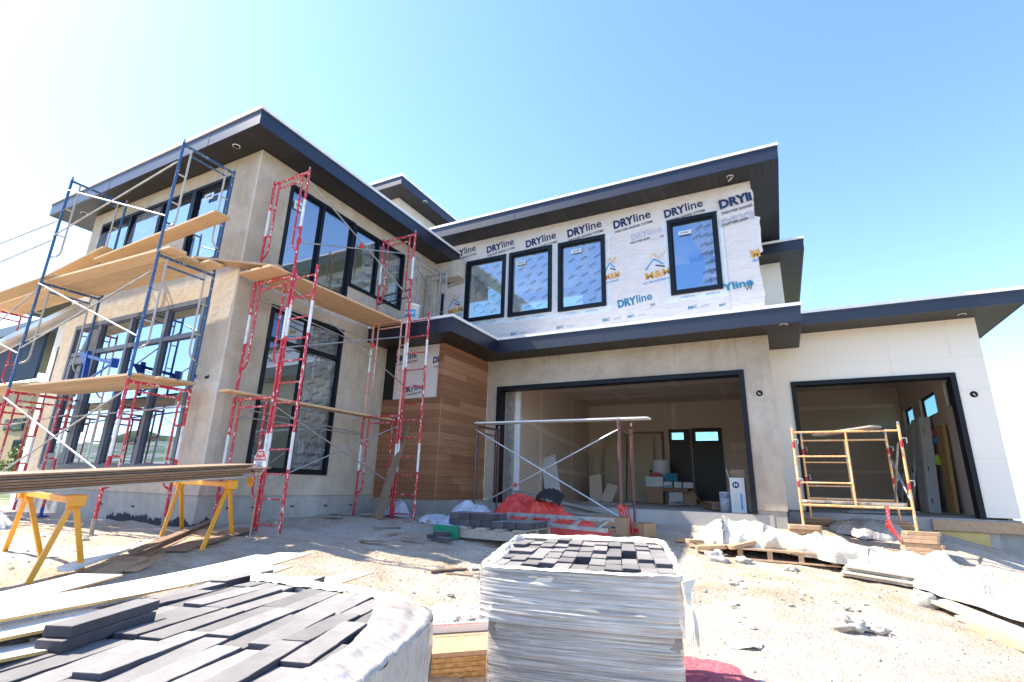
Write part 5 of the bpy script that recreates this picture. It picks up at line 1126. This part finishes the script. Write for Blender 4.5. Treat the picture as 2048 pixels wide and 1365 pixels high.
# leaning cedar board beside the red scaffold
plank((-5.86, 6.70, gh(-5.86, 6.7)), (-5.92, 7.30, 1.0), .17, 'brown board leaning against the red scaffold by the cedar wall', 'board', .02, None, 'leaning_board', 'board', up_=(0, -1, 0))
t = thing('plastic_cup', (-6.2, 7.35, gh(-6.2, 7.35)), 'green plastic tumbler on the ground beside the leaning board', 'cup')
c_ = at(756, 1040, 'y', 7.3); t.location = (c_.x, 7.3, gh(c_.x, 7.3)); g_ = gh(c_.x, 7.3)
mb = MB(); mb.lathe((c_.x, 7.3, g_), [(.001, 0), (.065, 0), (.068, .13), (.06, .14), (.056, .14), (.052, .02)], M['teal'], 18); mb.build('cup_body', t)
for (x, y, l) in ((-6.9, 6.9, 'flat brown offcut by the foundation left of the cup'), (-6.4, 7.05, 'flat dark scrap on the gravel by the scaffold foot'), (-6.55, 6.3, 'pale offcut standing against the foundation')): plank((x-.18, y, gh(x, y)+.03), (x+.2, y+.08, gh(x, y)+.045), .12, l, 'greywood', .02, None, 'wood_offcut', 'offcut')
# --- strand board bundle between the pallets
t = thing('strand_board_bundle', (-2.3, 3.75, -1.25), 'bundle of strand board between the two wrapped pallets', 'board bundle')
c1, c2, c3, c4 = (-2.18, 2.95), (-1.62, 3.55), (-2.25, 4.25), (-2.85, 3.65)
for k in range(6):
    mb = MB(); j = .012*((k*7) % 3); mb.prism([(x+j, y+j, -1.22+k*.030) for x, y in (c1, c2, c3, c4)], (0, 0, .027), M['osb'] if k < 5 else M['boardl']); mb.build('sheet', t)
mb = MB(); mb.prism([(x*.55+a_*.45, y*.55+b_*.45, -1.04+.001) for (x, y), (a_, b_) in zip((c1, c2, c3, c4), (c4, c3, c3, c4))], (0, 0, .06), M['whiteboard']); d_ = Vector((c2[0]-c1[0], c2[1]-c1[1], 0)).normalized()
mb.text('PREMIUM', (-2.26, 3.56, -.974), d_, Vector((-d_.y, d_.x, 0)), .07, M['text_black'], bold=.02); mb.text('STRAND BOARD', (-2.22, 3.46, -.974), d_, Vector((-d_.y, d_.x, 0)), .05, M['text_red'], bold=.02); mb.build('printed_top_sheet', t)
plank((-2.6, 4.9, gh(-2.6, 4.9)+.02), (-2.1, 5.0, gh(-2.1, 5)+.02), .05, 'thin pale stick on the sunlit gravel behind the bundle', 'boardl', .015, None, 'wood_stick', 'stick')
plank((-3.1, 4.6, gh(-3.1, 4.6)+.012), (-2.85, 4.75, gh(-2.85, 4.75)+.012), .07, 'small pale wood wedge on the gravel', 'boardl', .02, None, 'wood_offcut', 'offcut')
# --- pallets and boards on the right under the cream sheet
t = thing('pallet', (0, 8.0, gh(0, 8)), 'bare wooden pallet under the long cream plastic sheet', 'pallet'); gz = gh(-.1, 7.9)+.02
for k in range(4): mb = MB(); mb.box(-.62+k*.35, -.56+k*.35, 7.72, 8.6, gz, gz+.10, M['boardl']); mb.build('stringer', t)
for k in range(6): mb = MB(); mb.box(-.66, .52, 7.70+k*.15, 7.81+k*.15, gz+.102, gz+.122, M['boardl']); mb.build('deck_board', t)
mb = MB(); mb.box(-.66, .52, 7.70, 7.80, gz-.02, gz-.001, M['boardl']); mb.build('bottom_board', t)
for k in range(4):
    x0 = .55; zz = gh(1, 7.5)+.02+k*.031
    plank((x0+.02*k, 7.62-.05*(k % 2), zz+.03), (1.62, 7.25-.05*(k % 2), zz-.02), .5, 'grey cement board in the low stack beside the pallet', 'concb', .026, 'cement boards in the low stack', 'cement_board', 'board')
for k, (a, b_, w_, l) in enumerate((((1.22, 6.72, .05), (1.72, 6.05, .05), .22, 'weathered board under the right edge of the cream sheet'), ((1.32, 6.42, .02), (1.95, 5.60, .03), .22, 'wide weathered board nearest the camera at the right edge'), ((1.30, 6.15, .02), (1.75, 5.55, .03), .12, 'tan board end at the right edge of the board pile'), ((1.75, 7.7, .03), (2.6, 7.0, .05), .2, 'tan board behind the cream sheet at the right edge'))):
    plank((a[0], a[1], gh(a[0], a[1])+a[2]), (b_[0], b_[1], gh(b_[0], b_[1])+b_[2]), w_, l, 'greywood' if k < 2 else 'boardl', .03, None, 'loose_board', 'board')
for k, (a, b_, w_, l) in enumerate((((-1.3, 7.95, .08), (-.8, 8.2, .10), .12, 'pale wood offcut behind the tall pallet, on the left'), ((-1.15, 7.75, .05), (-.75, 7.8, .12), .22, 'yellowish wood block beside the wrapped pallet'), ((-.75, 7.75, .12), (-.45, 7.95, .20), .28, 'tan board piece leaning on the end of the cream sheet'), ((-1.5, 8.2, .03), (-.7, 8.4, .05), .08, 'thin wood strip in front of the garage slab'))):
    plank((a[0], a[1], gh(a[0], a[1])+a[2]), (b_[0], b_[1], gh(b_[0], b_[1])+b_[2]), w_, l, 'boardl', .05, None, 'wood_offcut', 'offcut')
# cedar shims under the yellow scaffold feet
for (x, y, n_, l) in ((1.55, 9.0, 6, 'wood shim in the stack under the right front foot of the orange yellow scaffold'), (.22, 9.0, 3, 'wood shim under the left front foot of the orange yellow scaffold'), (1.45, 10.0, 5, 'wood shim in the stack under the rear of the orange yellow scaffold'), (.5, 10.1, 5, 'wood shim in the stack at the rear left of the orange yellow scaffold')):
    g = gh(x, y); top = -.46 if y < 9.5 else -.37; h_ = (top-g)/n_
    for k in range(n_): a = random.Random(k+int(x*10)); plank((x-.2+a.uniform(-.04, .04), y+a.uniform(-.04, .04), g+(k+1)*h_-.002), (x+.22+a.uniform(-.04, .04), y+a.uniform(-.05, .05), g+(k+1)*h_-.002), .2, l, 'boardl', max(.012, h_-.004), l[:1]+'shims '+str(0)[:0]+'under a scaffold foot: '+('front right' if (x > 1 and y < 9.5) else 'front left' if y < 9.5 else 'rear right' if x > 1 else 'rear left'), 'wood_shim', 'shim')
# --- rocks
def rock(x, y, s, label, seed, m='rock', flat=.6):
    mb = MB()
    def fn(u, v):
        th = 2*math.pi*u; ph = math.pi*v; d = Vector((math.cos(th)*math.sin(ph), math.sin(th)*math.sin(ph), math.cos(ph))); r_ = s*(1+.55*noise.noise(d*1.3+Vector((seed, 0, 0)))+.16*round(3*noise.noise(d*2.6+Vector((seed, 5, 0))))/1.5+.10*noise.noise(d*6+Vector((seed, 1, 0)))); p = d*r_
        return (x+p.x*1.25, y+p.y*.8, gh(x, y)+s*.25+p.z*flat)
    mb.grid(fn, 28, 18, M[m]); return mb.build('rock', None, label, 'rock')
rock(.33, 5.35, .105, 'large grey rock lying alone on the pale gravel to the right', 1); rock(.55, 5.42, .06, 'small flat stone just right of the large grey rock', 2)
rock(-.85, 7.35, .11, 'white dusted rock beside the wood offcuts', 3, flat=.8); rock(-.55, 7.5, .075, 'pale rock wrapped in plastic at the left end of the pallet', 4); rock(-.02, 7.4, .06, 'pale stone in front of the wooden pallet', 5, flat=.5)
rock(1.12, 6.72, .085, 'white rock leaning on the boards at the right', 6, flat=1.0); rock(-.55, 6.1, .05, 'small orange brown stone on the gravel right of the tall pallet', 7); rock(-.48, 6.0, .04, 'tiny dark stone beside the orange brown one', 8)
rock(-2.75, 4.2, .03, 'tiny reddish stone behind the strand board bundle', 9); rock(-7.2, 3.3, .05, 'reddish stone left of the board pile', 10); rock(-5.9, 1.75, .06, 'flat brown stone near the left sawhorse', 11)
rg = random.Random(12)
for k in range(24):
    x = rg.gauss(-.15, .35); y = rg.gauss(5.8, .5); o = rock(x, y, rg.uniform(.010, .026), 'grey rubble fragment scattered on the gravel before the large rock', 20+k, 'foundation'); o['group'] = 'rubble fragments on the gravel'
    o['category'] = 'rubble'
# --- no trespassing sign on a stake
t = thing('warning_sign', (-5.35, 4.05, gh(-5.35, 4.05)), 'octagonal red and white no trespassing sign in front of the red scaffold', 'sign')
c = at(520, 925, 'y', 4.05); S_ = .125
oct_ = [(c.x+S_*math.cos(R(22.5+45*k))*.92, c.y-.004, c.z+S_*1.25*math.sin(R(22.5+45*k))) for k in range(8)]
mb = MB(); mb.prism(oct_, (0, .006, 0), M['band']); mb.build('sign_plate', t)
mb = MB(); o2 = [(c.x+(p[0]-c.x)*.92, c.y-.007, c.z+(p[2]-c.z)*.93) for p in oct_]; up2 = [p for p in o2 if p[2] > c.z+.0]
zz = c.z+.02; xw = S_*.82
mb.poly([(c.x-xw, c.y-.007, zz), (c.x+xw, c.y-.007, zz), (o2[0][0], c.y-.007, o2[0][2]), (o2[1][0], c.y-.007, o2[1][2]), (o2[2][0], c.y-.007, o2[2][2]), (o2[3][0], c.y-.007, o2[3][2])], M['text_red'])
mb.text('NO', (c.x, c.y-.010, c.z+.095), X_, Z_, .055, M['band'], bold=.03); mb.text('TRESPASSING', (c.x, c.y-.010, c.z+.045), X_, Z_, .04, M['band'], bold=.02, w=.19)
for k, (s1, m_) in enumerate((('24 HOUR', 'text_black'), ('VIDEO', 'text_black'), ('SURVEILLANCE', 'text_black'), ('VIOLATORS WILL', 'text_red'), ('BE PROSECUTED', 'text_black'))): mb.text(s1, (c.x, c.y-.010, c.z-.005-.025*k), X_, Z_, .022, M[m_], bold=.01)
mb.build('sign_print', t)
mb = MB(); mb.bar((c.x+.01, c.y+.012, gh(c.x, c.y)), (c.x+.01, c.y+.012, c.z+.1), .014, .010, M['greywood'], up_=(0, 1, 0)); mb.build('stake', t)
mb = MB(); q = at(500, 964, 'y', 4.1); mb.box(q.x-.05, q.x+.05, 4.1, 4.11, q.z-.05, q.z+.05, M['saw']); mb.build('orange_marker', None, 'small orange tag left of the no trespassing sign stake', 'tag')
# ================================================================ INSIDE THE GARAGES
F = -.338
def lean(name, x0, x1, y, ztop, m, label, cat, dep=.28, knob=None, t_=.045, skew=0):
    t = thing(name, ((x0+x1)/2, y, F), label, cat); mb = MB(); a = Vector(((x0+x1)/2, y-dep, F)); b_ = Vector(((x0+x1)/2+skew, y, ztop)); mb.bar(a, b_, x1-x0, t_, M[m], up_=(0, 1, 0)); mb.build('slab', t, bevel=.004)
    if knob: mb = MB(); q = a.lerp(b_, knob[1]); mb.lathe((q.x+knob[0], q.y-.04, q.z), [(.001, 0), (.03, 0), (.03, -.02)], M['black'], 12, 'y'); mb.build('knob_hole', t)
    return t
lean('leaning_door', -4.05, -3.28, 15.5, 1.5, 'doorc', 'cream door slab leaning on the back wall right of two others', 'door', knob=(.3, .47)); lean('leaning_door', -4.75, -4.1, 15.55, 1.62, 'doorc', 'tall cream panel leaning behind the maroon scaffold leg', 'door'); lean('leaning_door', -5.1, -4.85, 15.4, 1.2, 'doorc', 'narrow cream panel at the left end of the leaning doors', 'door')
t = thing('casing_frame', (-3.5, 15.6, F), 'brown door casing standing behind the leaning doors', 'door frame')
for (a, b_) in (((-4.15, 15.66, F), (-4.15, 15.66, 1.66)), ((-3.05, 15.66, F), (-3.05, 15.66, 1.66)), ((-4.2, 15.66, 1.66), (-3.0, 15.66, 1.66))): mb = MB(); mb.bar(a, b_, .06, .05, M['board'], up_=(0, 1, 0)); mb.build('jamb' if a[0] == b_[0] else 'head', t)
lean('leaning_board', -5.15, -4.75, 12.2, .75, 'doorw', 'pale drywall sheet leaning on the left garage wall', 'sheet', .3, skew=-.3); lean('leaning_board', -4.6, -4.25, 13.9, .35, 'drywall', 'broken drywall piece standing on the garage floor', 'sheet', .35, skew=-.15)
lean('leaning_board', -4.3, -4.0, 13.8, .10, 'drywall', 'smaller broken drywall piece on the garage floor', 'sheet', .35, skew=.1)
def cyl(name, c, r_, h_, m, label, cat):
    t = thing(name, c, label, cat); mb = MB(); mb.lathe(c, [(.001, 0), (r_, 0), (r_*1.03, h_*.98), (r_, h_), (.001, h_)], M[m], 22); mb.build('body', t); return t
yb_ = 14.4
carton((-3.05, yb_, F), .44, .4, .42, 0, 'brown carton at the bottom of the supply heap in the garage', 'card', name='cardboard_box'); carton((-3.05, yb_, F+.424), .46, .4, .26, .05, 'white carton on top of the brown one in the supply heap', 'doorw')
carton((-2.52, yb_+.05, F), .36, .3, .30, 0, 'white sack box at the floor of the supply heap', 'doorw'); carton((-2.2, yb_+.1, F), .34, .3, .34, .1, 'brown carton at the right of the supply heap', 'card'); carton((-2.55, yb_, F+.304), .7, .3, .10, 0, 'flat maroon carton across the supply heap', 'board')
carton((-2.72, yb_-.02, F+.41), .24, .22, .15, .1, 'small white box with a blue stripe, left on the supply heap', 'doorw', 'x', tx=lambda q: q.box(-.1, .1, -.113, -.11, .02, .05, M['text_blue'])); carton((-2.44, yb_-.02, F+.41), .2, .22, .15, -.1, 'small white box in the middle on the supply heap', 'doorw'); carton((-2.2, yb_-.02, F+.41), .24, .2, .14, .05, 'small white box at the right on the supply heap', 'doorw')
carton((-2.62, yb_+.05, F+.56), .30, .24, .22, .15, 'teal and black box on top of the supply heap', 'text_teal')
cyl('white_drum', (-2.95, yb_+.35, F+.02), .24, 1.12, 'doorw', 'tall white roll standing behind the supply heap', 'roll')
crumple('cloth_heap', 'purple and red cloths on the white carton in the garage', 'cloth', (-3.0, yb_), .2, .15, .16, 'pink', 61, base=F+.69, f=4); crumple('sack', 'grey sack lying on the garage floor before the supply heap', 'sack', (-2.2, 13.1), .36, .18, .13, 'greytarp', 62, base=F, f=2, ang=.4); crumple('drop_cloth', 'brown drop cloth spread before the dark door', 'cloth', (-1.55, 14.3), .55, .35, .10, 'card', 63, base=F, f=1.6)
plank((-1.85, yb_-.3, F+.02), (-2.15, yb_, F+.45), .04, 'thin pale stick leaning on the supply heap', 'boardl', .02, None, 'wood_stick', 'stick')
rg = random.Random(9)
for k in range(9):
    x, y = rg.uniform(-4.9, -3.0), rg.uniform(11.2, 14.8); a = rg.uniform(-.5, .5); plank((x-.3, y-.1*a, F+.02), (x+.3, y+.2*a, F+.03), .12, 'wood scrap lying on the double garage floor', 'greywood', .02, 'wood scraps on the double garage floor', 'wood_offcut', 'offcut')
for k in range(8):
    i, j = k % 2, k//2; plank((-1.42+i*.24, 11.6, F+.03+j*.035), (-1.08+i*.24, 10.3, F+.03+j*.035), .20, 'brown board in the neat low stack beside the white box', 'board', .03, 'boards stacked beside the white box', 'stacked_board', 'board')
def lab(q):
    q.lathe((-.02, -.123, .46), [(.001, 0), (.055, 0)], M['text_navy'], 20, 'y'); q.box(.035, .065, -.1235, -.12, .06, .32, M['text_blue'])
    q.text('N', (-.02, -.126, .46), X_, Z_, .07, M['band'], bold=.04)
    for k in range(4): q.box(-.075+k*.022, -.068+k*.022, -.1235, -.12, .10, .32, M['text_fade'])
carton((-.70, 9.95, F), .24, .24, .58, -.02, 'tall open white box with a blue round emblem at the garage edge', 'doorw', 'x', open_=True, tx=lab)
t = cyl('clear_pail', (-.93, 10.1, F), .095, .34, 'cleartarp', 'translucent printed bucket beside the tall white box', 'bucket')
mb = MB(); 
for k in range(4): mb.box(-1.0, -.86, 9.998, 10.0, F+.24+k*.022, F+.248+k*.022, M['text_navy'])
mb.build('print', t)
mb = MB(); mb.tube([(-.52, 10.0, F+.02), (-.545, 10.0, F+.10), (-.535, 10.0, F+.19), (-.47, 10.0, F+.28)], .016, M['doorw']); mb.build('bent_pipe', None, 'bent white pipe beside the right jamb of the double garage', 'pipe')
# third garage: white doors leaning under the windows
def gdoor(x0, y0, y1, zt, m, label, t_=.05, dx=.35, hinges=True):
    t = thing('leaning_door', (x0, (y0+y1)/2, -.298), label, 'door'); mb = MB(); a = Vector((x0-dx, (y0+y1)/2, -.298)); b_ = Vector((x0, (y0+y1)/2, zt)); mb.bar(a, b_, y1-y0, t_, M[m], up_=(1, 0, 0)); mb.build('slab', t, bevel=.004)
    if hinges:
        for k in (.12, .45, .85): mb = MB(); q = a.lerp(b_, k); mb.box(q.x-.045, q.x-.02, y0+.0, y0+.02, q.z-.05, q.z+.05, M['black']); mb.build('hinge', t)
        for (p0, p1) in ((.08, .46), (.54, .92)):
            mb = MB(); c0, c1 = a.lerp(b_, p0), a.lerp(b_, p1); n_ = Vector((-t_/2-.004, 0, .0)); yy = y0+.12
            for y_ in (y0+.12, y1-.12): mb.bar(c0+n_+Y_*(y_-a.y), c1+n_+Y_*(y_-a.y), .018, .008, M['text_fade'], up_=(1, 0, 0))
            mb.build('panel_moulding', t)
    return t
gdoor(2.90, 15.75, 16.55, 1.72, 'doorw', 'white panelled door slab leaning deepest in the single garage', dx=.42); gdoor(2.92, 14.9, 15.7, 1.70, 'doorw', 'white panelled door slab leaning in the middle of the single garage', dx=.36); gdoor(2.90, 14.0, 14.82, 1.70, 'doorw', 'front white door slab with a red and a blue tag in the single garage', .20, .12)
t = gdoor(2.98, 13.0, 13.5, 1.42, 'osb', 'strand board panel leaning at the right in the single garage', .06, .06, False)
q = at(1872, 868, 'y', 13.98); mb = MB(); mb.box(q.x-.07, q.x+.07, 13.97, 13.98, q.z-.05, q.z+.07, M['pink']); mb.box(q.x-.06, q.x+.06, 13.97, 13.98, q.z-.2, q.z-.08, M['text_blue']); mb.build('tag_sheet', None, 'red and blue tags on the edge of the front white door', 'tag')
q = at(1878, 915, 'y', 13.88)
crumple('rag', 'lime green rag hung on the front white door', 'rag', (q.x, 13.88), .13, .06, .30, 'lime', 71, base=q.z-.16, f=6, nx=14, ny=10)
rg = random.Random(19)
for k in range(6): x, y = rg.uniform(.7, 2.6), rg.uniform(11.0, 13); plank((x-.3, y, -.28), (x+.3, y+.15, -.27), .16, 'wood scrap lying on the single garage floor', 'greywood', .03, 'wood scraps on the single garage floor', 'wood_offcut', 'offcut')
# ================================================================ NEIGHBOURHOOD
t = thing('neighbour_house', (-34, 18, -1.2), 'dark roofed neighbouring house with tan walls behind the far left scaffold', 'house')
def px(px_, py_, y): return at(px_, py_, 'y', y)
A = px(-60, 700, 16.0); B_ = px(88, 690, 16.0)
mb = MB(); mb.box(-64, B_.x+.5, 16.0, 26, -2, px(20, 770, 16).z, M['tanwall']); mb.build('wall', t)
mb = MB(); mb.box(-64, B_.x+.4, 15.8, 15.99, px(20, 765, 16).z, px(20, 672, 16).z, M['navywall']); mb.build('dark_siding', t)
mb = MB(); zt = px(20, 672, 15.0).z; mb.box(-66, B_.x+1.4, 14.9, 27, zt, zt+px(20, 655, 15).z-zt, M['navy']); mb.build('roof', t)
for (p0, p1) in (((12, 840), (28, 860)), ((30, 838), (45, 862)), ((28, 880), (42, 900))):
    a = px(*p0, 15.97); b_ = px(*p1, 15.97)
    mb = MB(); mb.box(a.x, b_.x, 15.94, 15.999, b_.z, a.z, M['frame']); w = mb.build('window', t)
    mb = MB(); mb.box(a.x+.15, b_.x-.15, 15.90, 15.94, b_.z+.1, a.z-.1, M['glassf']); mb.build('pane', w)
lm = mat('leaf_green', (.05, .10, .02), (.14, .20, .05), ns=2.0, rough=.6); bark = mat('bark', (.10, .07, .05), ns=8)
def tree(x, y, h, w, label, seed, n=2200, name='leafy_shrub', cat='shrub'):
    g = gh(x, y); t = thing(name, (x, y, g), label, cat); rg = random.Random(seed); mb = MB(); mb.tube([(x, y, g-.1), (x+.05*h*.2, y, g+h*.35), (x, y, g+h*.7)], [.03*h, .02*h, .008*h], bark, 7)
    for k in range(6): a = rg.uniform(0, 6.28); mb.tube([(x, y, g+h*rg.uniform(.25, .5)), (x+w*.6*math.cos(a), y+w*.6*math.sin(a), g+h*rg.uniform(.55, .85))], [.012*h, .004*h], bark, 5)
    mb.build('trunk', t); mb = MB(); cl = [(rg.uniform(-1, 1)*w*.7, rg.uniform(-1, 1)*w*.7, h*rg.uniform(.3, .95), w*rg.uniform(.25, .5)) for _ in range(12)]
    for k in range(n):
        c_ = rg.choice(cl); d = Vector((rg.gauss(0, 1), rg.gauss(0, 1), rg.gauss(0, 1))).normalized()*c_[3]*rg.uniform(.5, 1); p = Vector((x+c_[0], y+c_[1], g+c_[2]))+d; s_ = .045*h*rg.uniform(.5, 1.1)
        u_ = Vector((rg.gauss(0, 1), rg.gauss(0, 1), rg.gauss(0, 1))).normalized(); v_ = u_.orthogonal().normalized(); mb.poly([p-u_*s_, p+v_*s_*.5, p+u_*s_, p-v_*s_*.5], lm)
    mb.build('crown', t)
tree(-20.5, 7.6, 1.7, .6, 'green shrub beyond the far left corner of the house', 1); tree(-22, 9.0, 2.8, 1.1, 'taller shrub in front of the neighbouring house', 2); tree(-17.6, 5.6, 1.1, .6, 'low bush at the left behind the scaffold legs', 3, 900)
# garden across the street that the big windows mirror
tree(-26, -28, 6.5, 2.6, 'broad tree across the street behind the camera, left', 5, 2500, 'street_tree', 'tree'); tree(-12, -34, 7, 3.0, 'broad tree across the street behind the camera, right', 6, 2500, 'street_tree', 'tree')

rg = random.Random(77)
for k in range(16):
    x, y = rg.uniform(-5, -1.2), rg.uniform(4.6, 7.2); a = rg.uniform(0, 3.1); L_ = rg.uniform(.08, .22); d = Vector((math.cos(a), math.sin(a), 0))*L_; g = gh(x, y)+.03
    plank((x-d.x, y-d.y, g), (x+d.x, y+d.y, g+rg.uniform(-.01, .02)), rg.uniform(.03, .07), 'small wood scrap trodden into the gravel between house and pallets', rg.choice(('boardl', 'greywood', 'board')), .014, 'wood scraps on the open gravel', 'wood_scrap', 'scrap')
